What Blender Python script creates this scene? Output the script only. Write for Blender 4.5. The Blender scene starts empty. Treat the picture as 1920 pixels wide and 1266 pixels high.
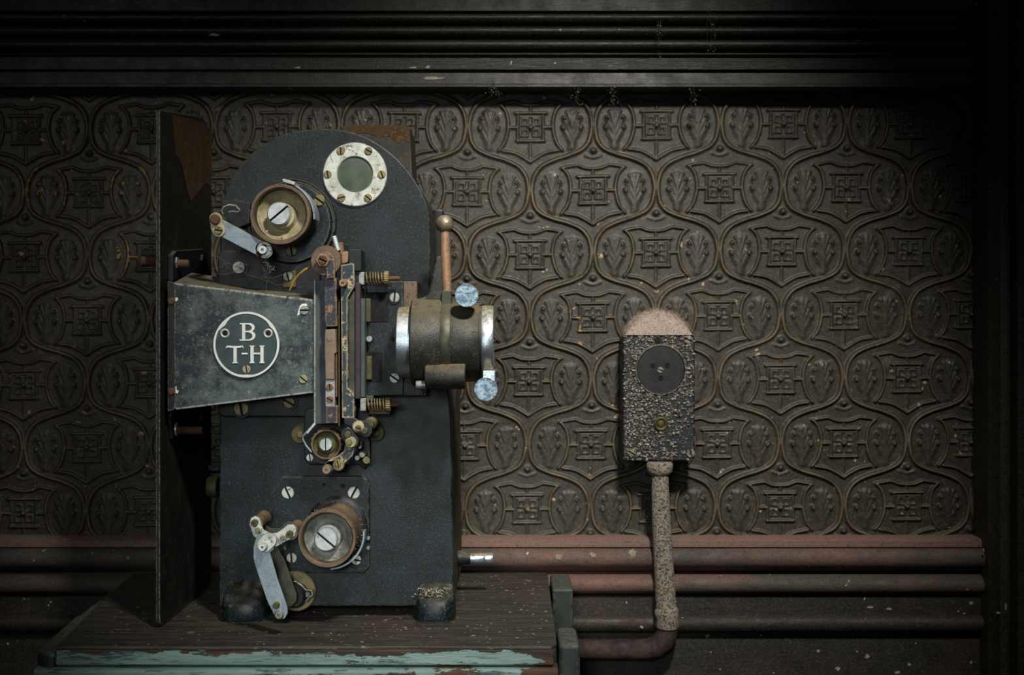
import bpy, bmesh, math, random
import numpy as np
from mathutils import Vector, Matrix
random.seed(7); PI = math.pi
SC = bpy.context.scene

# ------------------------------------------------------------------ camera, light, exposure
DIST = 1.38; FPX = 2300.0          # camera to the machine's front face; focal length in 1920-px units
cam = bpy.data.cameras.new('camera'); camo = bpy.data.objects.new('camera', cam)
SC.collection.objects.link(camo); SC.camera = camo
camo.location = (0, -DIST, 0); camo.rotation_euler = (PI/2, 0, 0)
cam.sensor_width = 36; cam.lens = 36*FPX/1920; cam.clip_start = 0.01
cam.dof.use_dof = True; cam.dof.focus_distance = 1.34; cam.dof.aperture_fstop = 9
SC.view_settings.view_transform = 'Standard'; SC.view_settings.look = 'None'
SC.view_settings.gamma = 1; SC.view_settings.use_curve_mapping = False
SC.view_settings.exposure = 0.0
w = bpy.data.worlds.new('world'); SC.world = w; w.use_nodes = True
w.node_tree.nodes['Background'].inputs[0].default_value = (0.75, 0.9, 1.0, 1)
w.node_tree.nodes['Background'].inputs[1].default_value = 0.016

def aim(o, tgt):
    o.rotation_euler = (Vector(tgt)-o.location).to_track_quat('-Z', 'Y').to_euler()
def spot(name, loc, tgt, power, col, size, radius, blend=1.0):
    l = bpy.data.lights.new(name, 'SPOT'); l.energy = power; l.color = col
    l.spot_size = math.radians(size); l.spot_blend = blend; l.shadow_soft_size = radius
    o = bpy.data.objects.new(name, l); SC.collection.objects.link(o); o.location = loc; aim(o, tgt)
def area(name, loc, tgt, power, col, sx, sy, spread=180):
    l = bpy.data.lights.new(name, 'AREA'); l.energy = power; l.color = col; l.shape = 'RECTANGLE'
    l.size = sx; l.size_y = sy; l.spread = math.radians(spread)
    o = bpy.data.objects.new(name, l); SC.collection.objects.link(o); o.location = loc; aim(o, tgt)
spot('key_lamp', (0.25, -0.95, 0.95), (0.05, 0.15, -0.05), 116, (1.0, 0.96, 0.88), 49.5, 0.07)
spot('front_fill', (-0.25, -1.55, 0.16), (-0.14, 0.0, -0.07), 15, (0.86, 0.95, 1.0), 36, 0.20)  # soft fill added close to the camera for the machine's front
spot('side_fill', (-0.75, -1.10, 0.55), (-0.50, 0.30, 0.0), 8, (1.0, 0.96, 0.88), 44, 0.10)  # added fill that lifts the dim wall left of the machine
spot('bench_fill', (-0.10, -1.5, 0.10), (-0.14, -0.1, -0.38), 42, (0.95, 1.0, 0.97), 27, 0.10)  # unseen fill added to brighten the bench front and lower casting

# ------------------------------------------------------------------ coordinates
def W(x, y, Y=0.0):                # photo direction (x, y) met at depth Y -> world point
    d = DIST+Y
    return Vector(((x-960)/FPX*d, Y, -(y-633)/FPX*d))
def S(r, Y=0.0): return r/FPX*(DIST+Y)

# ------------------------------------------------------------------ materials
MATS = {}
def L(h):
    h = h.lstrip('#'); c = [int(h[i:i+2], 16)/255 for i in (0, 2, 4)]
    return tuple([(v/12.92 if v <= .04045 else ((v+.055)/1.055)**2.4) for v in c]+[1])
class NT:
    def __init__(s, name):
        s.m = bpy.data.materials.new(name); s.m.use_nodes = True; s.t = s.m.node_tree
        s.b = s.t.nodes['Principled BSDF']; s.geo = s.t.nodes.new('ShaderNodeNewGeometry')
    def n(s, k, **kw):
        o = s.t.nodes.new(k)
        for a, v in kw.items(): setattr(o, a, v)
        return o
    def l(s, a, b): s.t.links.new(a, b)
    def coords(s, stretch=(1, 1, 1)):
        mp = s.n('ShaderNodeMapping'); mp.inputs['Scale'].default_value = stretch
        s.l(s.geo.outputs['Position'], mp.inputs[0]); return mp.outputs[0]
    def noise(s, scale, detail=6, rough=.6, vec=None, dist=0):
        o = s.n('ShaderNodeTexNoise'); o.inputs['Scale'].default_value = scale
        o.inputs['Detail'].default_value = detail; o.inputs['Roughness'].default_value = rough
        o.inputs['Distortion'].default_value = dist
        s.l(vec or s.geo.outputs['Position'], o.inputs['Vector']); return o.outputs['Fac']
    def rng(s, v, a, b, c=0, d=1):
        o = s.n('ShaderNodeMapRange'); o.inputs[1].default_value = a; o.inputs[2].default_value = b
        o.inputs[3].default_value = c; o.inputs[4].default_value = d; s.l(v, o.inputs[0]); return o.outputs[0]
    def math(s, op, a, b=None):
        o = s.n('ShaderNodeMath', operation=op)
        for i, v in enumerate((a, b)):
            if v is None: continue
            if isinstance(v, (int, float)): o.inputs[i].default_value = v
            else: s.l(v, o.inputs[i])
        return o.outputs[0]
    def mix(s, f, a, b):
        o = s.n('ShaderNodeMix', data_type='RGBA')
        if isinstance(f, (int, float)): o.inputs[0].default_value = f
        else: s.l(f, o.inputs[0])
        for i, v in ((6, a), (7, b)):
            if isinstance(v, tuple): o.inputs[i].default_value = v
            else: s.l(v, o.inputs[i])
        return o.outputs[2]
    def mixf(s, f, a, b):
        o = s.n('ShaderNodeMix', data_type='FLOAT'); s.l(f, o.inputs[0])
        for i, v in ((2, a), (3, b)):
            if isinstance(v, (int, float)): o.inputs[i].default_value = v
            else: s.l(v, o.inputs[i])
        return o.outputs[0]
    def attr(s, nm):
        o = s.n('ShaderNodeAttribute'); o.attribute_name = nm; return o.outputs['Fac']
    def edge(s, r=.0025):
        bv = s.n('ShaderNodeBevel'); bv.samples = 4; bv.inputs['Radius'].default_value = r
        d = s.n('ShaderNodeVectorMath', operation='DOT_PRODUCT')
        s.l(bv.outputs[0], d.inputs[0]); s.l(s.geo.outputs['True Normal'], d.inputs[1])
        return s.math('SUBTRACT', 1.0, d.outputs['Value'])
    def up(s):
        x = s.n('ShaderNodeSeparateXYZ'); s.l(s.geo.outputs['Normal'], x.inputs[0]); return x.outputs['Z']
    def out(s, col, rough, metal=0.0, bump=None, bstr=.4, bdist=.001):
        s.l(col, s.b.inputs['Base Color'])
        for nm, v in (('Roughness', rough), ('Metallic', metal)):
            if isinstance(v, (int, float)): s.b.inputs[nm].default_value = v
            else: s.l(v, s.b.inputs[nm])
        if bump is not None:
            bp = s.n('ShaderNodeBump'); bp.inputs['Strength'].default_value = bstr; bp.inputs['Distance'].default_value = bdist
            s.l(bump, bp.inputs['Height']); s.l(bp.outputs[0], s.b.inputs['Normal'])
        MATS[s.m.name] = s.m; return s.m

def worn(name, base, alt, spot_col, rough=.45, metal=0., scale=60, spots=(.66, .72), sscale=220, dust=.5,
         dustcol='6f6554', wear=None, wearcol='b5ad9c', wmetal=0., grain=900, bstr=.35, altr=(.4, .65), brush=None, fine=.35, chips=None, spec=.5):
    """aged surface: two-tone mottling, pitted spots, dust that has settled on upward faces, chipped corners"""
    t = NT(name)
    v = t.coords(brush) if brush else None
    c = t.mix(t.rng(t.noise(scale, 5, .65, v), *altr), L(base), L(alt))
    sp = t.rng(t.noise(sscale, 4, .7), *spots)
    c = t.mix(sp, c, L(spot_col))
    r = t.mixf(sp, t.rng(t.noise(scale*2.3, 3), .3, .7, rough*.8, min(1, rough*1.25)), .8)
    mt = t.mixf(sp, metal, metal*.3)
    t.b.inputs['Specular IOR Level'].default_value = spec
    g = t.noise(grain, 3, .7)
    c = t.mix(t.rng(g, .56, .70, 0, fine), c, L(spot_col)); c = t.mix(t.rng(g, .44, .30, 0, fine), c, (.004, .004, .004, 1))
    if wear:
        e = t.edge(wear[0])
        k = t.rng(t.math('MULTIPLY', e, t.rng(t.noise(wear[2], 4, .7), .38, .58)), wear[1]*.20, wear[1]*.45)
        c = t.mix(k, c, L(wearcol)); r = t.mixf(k, r, .5); mt = t.mixf(k, mt, wmetal)
    if dust:
        dk = t.math('MULTIPLY', t.rng(t.up(), .25, .95), t.rng(t.noise(130, 6, .75), .3, .62, 0, dust*1.4))
        dk = t.math('MINIMUM', dk, 1.0)
        c = t.mix(dk, c, L(dustcol)); r = t.mixf(dk, r, .95); mt = t.mixf(dk, mt, 0.)
    if chips:
        sx = t.n('ShaderNodeSeparateXYZ'); t.l(t.geo.outputs['Position'], sx.inputs[0])
        kk = t.math('ADD', t.noise(330, 4, .7), t.rng(sx.outputs['X'], chips[0], chips[1], 0, .15))
        kk = t.math('MAXIMUM', t.rng(kk, .685, .70), t.rng(t.noise(120, 5, .8), .73, .74))
        c = t.mix(kk, c, L('dfe2da'))
    hgt = t.math('ADD', g, t.math('MULTIPLY', sp, -.8))
    return t.out(c, r, mt, hgt, bstr, .0006)

worn('black_enamel', '070c0d', '152125', '3b494d', rough=.42, scale=24, spots=(.56, .80), sscale=260, dust=.5, dustcol='4b4536', fine=.85, grain=520, bstr=.45, spec=.38, wear=(.003, .14, 160), wearcol='5d6358')  # worn edge tint doubles as a painted edge highlight on the casting
worn('side_enamel', '1a1a16', '2c2517', '574126', rough=.6, scale=18, spots=(.55, .7), sscale=120, dust=.8, dustcol='5a4b32')
worn('hood_enamel', '182227', '56625f', '8a938c', rough=.38, scale=34, spots=(.60, .74), sscale=90, dust=1.0, dustcol='665c49', grain=350, wear=(.0035, .07, 220), wearcol='dfe2da', altr=(.42, .62), chips=(-.224, -.206))
worn('badge_enamel', '2e3f41', '3a4a4b', '64706e', rough=.4, dust=.3, spots=(.66, .74))
worn('badge_white', 'e8ebe6', 'd8dcd6', 'c4c8c0', rough=.45, fine=.05, dust=.1, spots=(.7, .78))
worn('navy_paint', '1c2b37', '24343f', '8f6a52', rough=.4, scale=70, spots=(.56, .58), sscale=110, dust=.9, dustcol='8c7b5f', wear=(.003, .06, 150), wearcol='93694f')
worn('cream_paint', '1e2c38', '26343e', 'a8997a', rough=.42, scale=60, spots=(.55, .57), sscale=100, dust=.9, dustcol='8c7b5f', wear=(.003, .05, 120), wearcol='a8997a')
worn('shield_black', '0e100c', '161812', '2b2417', rough=.55, scale=14, spots=(.60, .72), sscale=60, dust=.3, grain=260, bstr=.6, wear=(.0022, .22, 260), wearcol='a9aca2')
worn('rust_sheet', '38240a', '4e340f', '65481c', rough=.85, scale=25, spots=(.52, .66), sscale=200, dust=.2, bstr=.8)
worn('steel', 'c9cfd0', 'a4abab', '4c4a40', rough=.34, metal=.45, scale=60, spots=(.62, .74), sscale=260, dust=.8)
worn('bluish_steel', '9aa6ae', '7f8c94', '5a5d58', rough=.45, metal=.55, scale=50, spots=(.62, .76), sscale=300, dust=.6)
worn('scratched_chrome', 'b4c6d0', '5f7a8c', '41545f', rough=.36, metal=.6, scale=170, spots=(.6, .7), sscale=500, dust=.2, altr=(.42, .58), brush=(1, 1, 1.6))
worn('barrel_chrome', 'dbe6ee', 'bfc9ce', '6b675a', rough=.27, metal=.9, scale=30, spots=(.68, .76), sscale=200, dust=1.3, dustcol='776c4e')
worn('silver_ring', 'cfd3cc', 'aeb2a6', '5f5a40', rough=.5, metal=.35, scale=90, spots=(.55, .66), sscale=110, dust=.2)
worn('nickel_cream', 'b8b090', '948a66', '4b4228', rough=.45, metal=.15, scale=60, spots=(.60, .70), sscale=170, dust=.4)
worn('dull_nickel', 'a9aba2', '7a7c74', '2f2d26', rough=.36, metal=.5, scale=70, spots=(.58, .68), sscale=260, dust=.4)
worn('brass', '90815a', '6b5f42', '3a3222', rough=.45, metal=.4, scale=80, spots=(.60, .70), sscale=260, dust=.5)
worn('ball_metal', 'a39683', '7d7260', '54483a', rough=.36, metal=.6, scale=120, spots=(.56, .66), sscale=330, dust=.5)
worn('olive_brass', '5f5a38', '474527', '2a2816', rough=.55, metal=.5, scale=80, dust=.8)
worn('bronze_rim', '766350', '5d4e40', '3b3027', rough=.5, metal=.5, scale=80, spots=(.58, .70), sscale=200, dust=.5, dustcol='7f6a50')
worn('copper', '80604a', '6c5040', '4c3a30', rough=.55, metal=.35, scale=120, spots=(.58, .7), sscale=260, dust=.5)
worn('pale_copper', 'a07d60', '8b6b54', 'bfae9a', rough=.5, metal=.3, scale=150, spots=(.60, .72), sscale=320, dust=.3)
worn('rust', '60402a', '4a3020', '7d5f45', rough=.85, scale=160, spots=(.6, .7), sscale=300, dust=.4)
worn('tan_film_steel', '8f7d6b', '7b6a58', '94604a', rough=.42, metal=.35, scale=40, spots=(.66, .74), sscale=90, dust=.5)
worn('cast_grey', '2a2b28', '403f39', '5f5646', rough=.36, metal=.35, scale=40, spots=(.58, .7), sscale=350, dust=1.2, dustcol='5f563f', bstr=.6)
worn('olive_band', '4f5042', '3b3d30', '2d2c20', rough=.4, metal=.5, scale=70, dust=.8, dustcol='5b523a')
worn('dark_iron', '0e1214', '1b2023', '3b3a33', rough=.45, metal=.2, scale=60, dust=.7)
worn('maroon_strip', '3a2a30', '30232a', '5a4a48', rough=.5, scale=60, dust=.5)
worn('grey_strip', '39444a', '465055', '6a6c66', rough=.5, scale=60, spots=(.66, .74), dust=.7)
worn('white_pin', 'd5d9d6', 'b9bdb8', '7a7a70', rough=.4, dust=.2)
worn('socket_disc', '191b1b', '262827', '45443e', rough=.42, scale=30, dust=.3)
worn('socket_enamel', '0b1a26', '14202a', '6a6154', rough=.38, scale=40, spots=(.55, .60), sscale=260, dust=.8, bstr=.9)
worn('bench_leg_paint', '1e2622', '28302b', '3f4640', rough=.55, scale=30, dust=.9, dustcol='4b4d44', wear=(.004, .1, 90), wearcol='6b7068')
worn('hole_shade', '030303', '050505', '080808', rough=.9, dust=0)  # near-black colour stands in for shade inside holes and recesses
worn('slot_shade', '0b0a08', '15120d', '1c1812', rough=.95, dust=0)  # slot floors coloured near-black as painted shade, so the slots read deep
worn('fibre', 'a8843f', '8c6a30', '6b5026', rough=.8, dust=0)
worn('web_grey', '6b6a60', '57564c', '88867a', rough=.9, dust=0)
t = NT('glass_green'); t.b.inputs['Specular IOR Level'].default_value = .3
t.out(t.mix(t.rng(t.noise(60, 5), .35, .7), L('3a463b'), L('536052')), t.rng(t.noise(150, 4), .3, .7, .5, .7), 0., t.noise(400), .05)
# wallpaper: embossed, dark oil paint lightened on raised lines as wear and painted highlight, a few chips down to ochre
t = NT('embossed_paper')
rd = t.attr('ridge'); cp = t.attr('chip')
c = t.mix(t.rng(t.noise(9, 6, .65), .35, .68), L('322f28'), L('3e3a32'))
c = t.mix(t.rng(t.noise(240, 4, .7), .48, .72, 0, .75), c, L('605a4b')); c = t.mix(t.rng(t.noise(300, 4, .75), .48, .30, 0, .8), c, L('1b1915'))
k = t.math('MULTIPLY', t.rng(rd, .45, 1.0), t.rng(t.noise(34, 5, .7), .36, .62, .1, .85))
c = t.mix(k, c, L('7a6b50'))
k2 = t.rng(t.math('ADD', cp, t.rng(t.noise(130, 4, .7), .3, .7, 0, .6)), .74, .80)
c = t.mix(t.rng(t.noise(22, 6, .75), .60, .66, 0, .5), c, L('6f6757')); c = t.mix(k2, c, L('a3834f'))
k3 = t.rng(t.noise(70, 3, .6),   .70, .72); c = t.mix(k3, c, L('b79c78'))
t.out(c, t.rng(t.noise(50, 4), .3, .7, .36, .62), 0., t.noise(380, 5, .8), .35, .0010)
# old varnished wood mouldings
def wood(name, a, b, pink=None, pk=(.45, .62), white=.0, rough=.5, coat=0.):
    t = NT(name); v = t.coords((.12, 1, 1))
    c = t.mix(t.rng(t.noise(90, 5, .6, v), .35, .7), L(a), L(b))
    if pink: c = t.mix(t.rng(t.noise(7, 7, .75, t.coords((.5, 1, 1.6))), *pk), c, L(pink))
    c = t.mix(t.rng(t.noise(420, 4, .75), .5, .72, 0, .6), c, L('6b6152')); c = t.mix(t.rng(t.noise(260, 5, .8), .48, .3, 0, .8), c, L('0b0b09'))
    if white: c = t.mix(t.rng(t.noise(85, 2, .5), white, white+.012), c, L('b7b3a2'))
    t.out(c, t.rng(t.noise(40, 4), .3, .7, rough*.75, rough*1.2), 0., t.noise(300, 5, .7, v), .5, .0012)
wood('cornice_wood', '141510', '1f2019', white=.755, rough=.5)
wood('frame_wood', '1d1f1a', '2d2f26', white=.76, rough=.5)
wood('rail_wood', '3a3935', '4c4741', pink='6f5047', pk=(.42, .60), white=.75, rough=.75)
wood('rail_dust', '75675a', '7c685a', pink='85625a', pk=(.35, .6), white=.76, rough=.9)
wood('dado_wood', '1a1b18', '272521', pink='3a2722', pk=(.5, .7), white=.735, rough=.65)
# bench top and peeling front board
t = NT('bench_top_wood'); v = t.coords((.10, 1, 1))
c = t.mix(t.rng(t.noise(120, 6, .7, v), .35, .68), L('23211d'), L('4a453d'))
c = t.mix(t.rng(t.noise(11, 6, .7), .52, .70, 0, .5), c, L('4a3522'))
c = t.mix(t.rng(t.noise(150, 5, .8, t.coords((.4, 1, 1))), .61, .67), c, L('8c8578'))
t.out(c, t.rng(t.noise(60, 4), .3, .7, .38, .7), 0., t.noise(260, 6, .75, v), .8, .0016)
t = NT('peeling_teal'); v = t.coords((.12, 1, 1)); v2 = t.coords((.35, 1, 1.3))
sp = t.n('ShaderNodeSeparateXYZ'); t.l(t.geo.outputs['Position'], sp.inputs[0])
x_r = t.rng(sp.outputs['X'], .005, .04, 0, .30); z_t = t.rng(sp.outputs['Z'], -.326, -.316, 0, .26)
n1 = t.math('ADD', t.math('ADD', t.noise(42, 7, .72, v2), x_r), z_t)
n1 = t.math('ADD', n1, t.rng(t.noise(5, 3), .5, .75, 0, .15))
pm = t.rng(n1, .60, .615)
cr = t.rng(t.noise(150, 6, .75, v), .55, .62)
teal = t.mix(t.rng(t.noise(60, 5, .7, v), .35, .7), L('58706b'), L('7b938c'))
c = t.mix(cr, teal, L('33484c'))
wd = t.mix(t.rng(t.noise(70, 5, .7, v), .4, .62), L('241f1a'), L('553726'))
c = t.mix(pm, c, wd)
hh = t.math('SUBTRACT', t.math('SUBTRACT', t.noise(300, 4, .7, v), t.math('MULTIPLY', pm, 1.6)), t.math('MULTIPLY', cr, .5))
t.out(c, t.mixf(pm, .5, .85), 0., hh, .8, .0014)
t = NT('pipe_crust')
c = t.mix(t.rng(t.noise(330, 4, .7), .42, .54), L('4d3e2c'), L('b5ae9f'))
c = t.mix(t.rng(t.noise(330, 3, .6), .58, .64), c, L('1c1a16'))
c = t.mix(t.rng(t.noise(90, 4, .6), .62, .70), c, L('7b5526'))
t.out(c, .85, 0., t.noise(260, 5, .8), 1.0, .003)
t = NT('pipe_red')
c = t.mix(t.rng(t.noise(60, 5, .7), .4, .6), L('201817'), L('43302a')); t.out(c, .8, 0., t.noise(200), .7, .002)
t = NT('dust_fluff')
c = t.mix(t.rng(t.noise(420, 3, .7), .4, .6), L('b59e8d'), L('e2cdc0'))
c = t.mix(t.rng(t.noise(600, 2, .5), .64, .68), c, L('ece0d6')); c = t.mix(t.rng(t.noise(500, 2, .5), .30, .35, 1, 0), c, L('5a4838'))
t.out(c, .98, 0., t.noise(520, 5, .8), 1.0, .003)
t = NT('crust_flakes'); oi = t.noise(300, 1)
c = t.mix(t.rng(oi, .35, .52), L('15120f'), L('665a4b')); c = t.mix(t.rng(t.noise(430, 1), .50, .60), c, L('aeab9d'))
t.out(c, .7, 0.)
t = NT('paint_flakes'); c = t.mix(t.rng(t.noise(200, 1), .45, .55), L('8d7f6d'), L('5a3a22')); t.out(c, .8, 0.)
worn('splash', 'a9a292', '8c8474', '6d6456', rough=.7, dust=0)
M = MATS

# ------------------------------------------------------------------ objects
ORG = {}
def empty(name, loc, label=None, cat=None, group=None):
    o = bpy.data.objects.new(name, None); SC.collection.objects.link(o); o.location = loc; o.empty_display_size = .02
    ORG[o.name] = Vector(loc)
    return tag(o, label, cat, group)
def tag(o, label=None, cat=None, group=None, kind=None):
    for k, v in (('label', label), ('category', cat), ('group', group), ('kind', kind)):
        if v: o[k] = v
    return o
def obj(name, bm, mat, parent=None, label=None, smooth=38, bevel=0, seg=2, mat2=None):
    bmesh.ops.recalc_face_normals(bm, faces=bm.faces)
    if bevel:
        es = [e for e in bm.edges if len(e.link_faces) == 2 and e.calc_face_angle(0) > math.radians(32)]
        bmesh.ops.bevel(bm, geom=es, offset=bevel, segments=seg, affect='EDGES', clamp_overlap=True, profile=.5)
    me = bpy.data.meshes.new(name)
    vs = [v.co for v in bm.verts]
    c = Vector([(min(v[i] for v in vs)+max(v[i] for v in vs))/2 for i in range(3)])
    bmesh.ops.translate(bm, verts=bm.verts, vec=-c)
    bm.to_mesh(me); bm.free()
    me.polygons.foreach_set('use_smooth', [True]*len(me.polygons)); me.set_sharp_from_angle(angle=math.radians(smooth))
    o = bpy.data.objects.new(name, me); SC.collection.objects.link(o)
    if bevel:
        md = o.modifiers.new('normals', 'WEIGHTED_NORMAL'); md.keep_sharp = True; md.weight = 100
    me.materials.append(M[mat])
    if mat2: me.materials.append(M[mat2])
    ORG[o.name] = c
    if parent: o.parent = parent; o.location = c-ORG[parent.name]
    else: o.location = c
    if label: o['label'] = label
    return o
B = bmesh.new
def poly(bm, pts, y0, y1):
    """outline (world x,z) extruded from depth y0 back to y1"""
    a = [bm.verts.new((p[0], y0, p[1])) for p in pts]; b = [bm.verts.new((p[0], y1, p[1])) for p in pts]
    n = len(pts); bm.faces.new(a); bm.faces.new(b[::-1])
    for i in range(n): bm.faces.new((a[i], b[i], b[(i+1) % n], a[(i+1) % n]))
    return bm
def ppoly(bm, pts, Y, thick):
    q = [W(x, y, Y) for x, y in pts]; return poly(bm, [(v.x, v.z) for v in q], Y, Y+thick)
def box(bm, x0, x1, y0, y1, z0, z1): return poly(bm, [(x0, z0), (x1, z0), (x1, z1), (x0, z1)], y0, y1)
def pbox(bm, x0, y0, x1, y1, Y, thick): return ppoly(bm, [(x0, y0), (x1, y0), (x1, y1), (x0, y1)], Y, thick)
AX = {'Y': (Vector((1, 0, 0)), Vector((0, 0, 1)), Vector((0, -1, 0))),   # t grows toward the viewer
      'X': (Vector((0, 1, 0)), Vector((0, 0, 1)), Vector((1, 0, 0))),
      'Z': (Vector((1, 0, 0)), Vector((0, 1, 0)), Vector((0, 0, 1)))}
def lathe(bm, prof, c, axis='Y', n=48, sx=1, wob=None):
    u, v, d = AX[axis]; rings = []
    for r, t in prof:
        if r < 1e-7: rings.append([bm.verts.new(c+d*t)])
        else: rings.append([bm.verts.new(c+d*t+(u*math.cos(2*PI*k/n)*sx+v*math.sin(2*PI*k/n))*(r*(wob(k, n, t) if wob else 1))) for k in range(n)])
    for a, b in zip(rings, rings[1:]):
        if len(a) == 1 and len(b) == 1: continue
        for k in range(n):
            k2 = (k+1) % n
            if len(a) == 1: bm.faces.new((a[0], b[k], b[k2]))
            elif len(b) == 1: bm.faces.new((a[k], b[0], a[k2]))
            else: bm.faces.new((a[k], b[k], b[k2], a[k2]))
    return bm
def tube(bm, pts, r, n=8, cap=True):
    pts = [Vector(p) for p in pts]; rings = []; up = None
    for i, p in enumerate(pts):
        d = (pts[min(i+1, len(pts)-1)]-pts[max(i-1, 0)]).normalized()
        if up is None: up = d.orthogonal().normalized()
        up = (up-d*up.dot(d)).normalized(); s = d.cross(up); rr = r[i] if isinstance(r, (list, tuple)) else r
        rings.append([bm.verts.new(p+(up*math.cos(2*PI*k/n)+s*math.sin(2*PI*k/n))*rr) for k in range(n)])
    for a, b in zip(rings, rings[1:]):
        for k in range(n): bm.faces.new((a[k], b[k], b[(k+1) % n], a[(k+1) % n]))
    if cap: bm.faces.new(rings[0]); bm.faces.new(rings[-1][::-1])
    return bm
def caps(a, b, ra, rb, n=14):
    """outline of a strap with round ends, in photo px"""
    a = Vector(a); b = Vector(b); th = math.atan2(b.y-a.y, b.x-a.x); k = math.acos(max(-1, min(1, (ra-rb)/(b-a).length)))
    out = []
    for i in range(n+1):
        t_ = th+k+(2*PI-2*k)*i/n; out.append((a.x+ra*math.cos(t_), a.y+ra*math.sin(t_)))
    for i in range(n+1):
        t_ = th-k+2*k*i/n; out.append((b.x+rb*math.cos(t_), b.y+rb*math.sin(t_)))
    return out
def rrect(x0, y0, x1, y1, r, n=5):
    out = []
    for cx, cy, a in ((x1-r, y0+r, -90), (x1-r, y1-r, 0), (x0+r, y1-r, 90), (x0+r, y0+r, 180)):
        for i in range(n+1):
            t_ = math.radians(a+90*i/n); out.append((cx+r*math.cos(t_), cy+r*math.sin(t_)))
    return out
def screw(x, y, Y, r, ang, mat, parent, name='screw', h=.0022, label=None, slot=.19, ring=None):
    """slotted cheese head: a thin disc under two bevelled halves"""
    c = W(x, y, Y); R = S(r, Y); bm = B()
    lathe(bm, [(0, -.001), (R*.985, -.001), (R*.985, h*.35), (0, h*.35)], c, 'Y', 28)
    for f in bm.faces: f.material_index = 1
    ca, sa = math.cos(math.radians(-ang)), math.sin(math.radians(-ang))
    for s in (1, -1):
        lo, hi = [], []
        a0 = math.asin(slot); N = 16
        base = [(R*math.cos(a0+(PI-2*a0)*i/N), R*math.sin(a0+(PI-2*a0)*i/N)*s) for i in range(N+1)]
        def put(k, yy):
            return [bm.verts.new((c.x+(px*ca-pz*sa)*k, c.y-yy, c.z+(px*sa+pz*ca)*k)) for px, pz in base]
        r0 = put(1, -.0005); r1 = put(1, h*.8); r2 = put(.9, h)
        bm.faces.new(r2)
        for q0, q1 in ((r0, r1), (r1, r2)):
            for i in range(N+1): j = (i+1) % (N+1); bm.faces.new((q0[i], q0[j], q1[j], q1[i]))
    o = obj(name, bm, mat, parent, label, smooth=25, mat2='slot_shade')
    if ring:
        bm = B(); R2 = S(ring, Y)
        lathe(bm, [(R*1.03, 0), (R*1.06, .0012), (R2, .0012), (R2, 0)], c, 'Y', 28)
        obj('washer', bm, 'dark_iron', parent)
    return o
def disc(x, y, Y, r, h, mat, parent, name, n=40, axis='Y', label=None, back=.001):
    c = W(x, y, Y); R = S(r, Y)
    b = min(R*.2, h*.3, .0015)
    return obj(name, lathe(B(), [(0, -back), (R, -back), (R, h-b), (R-b, h), (0, h)], c, axis, n), mat, parent, label)

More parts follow.
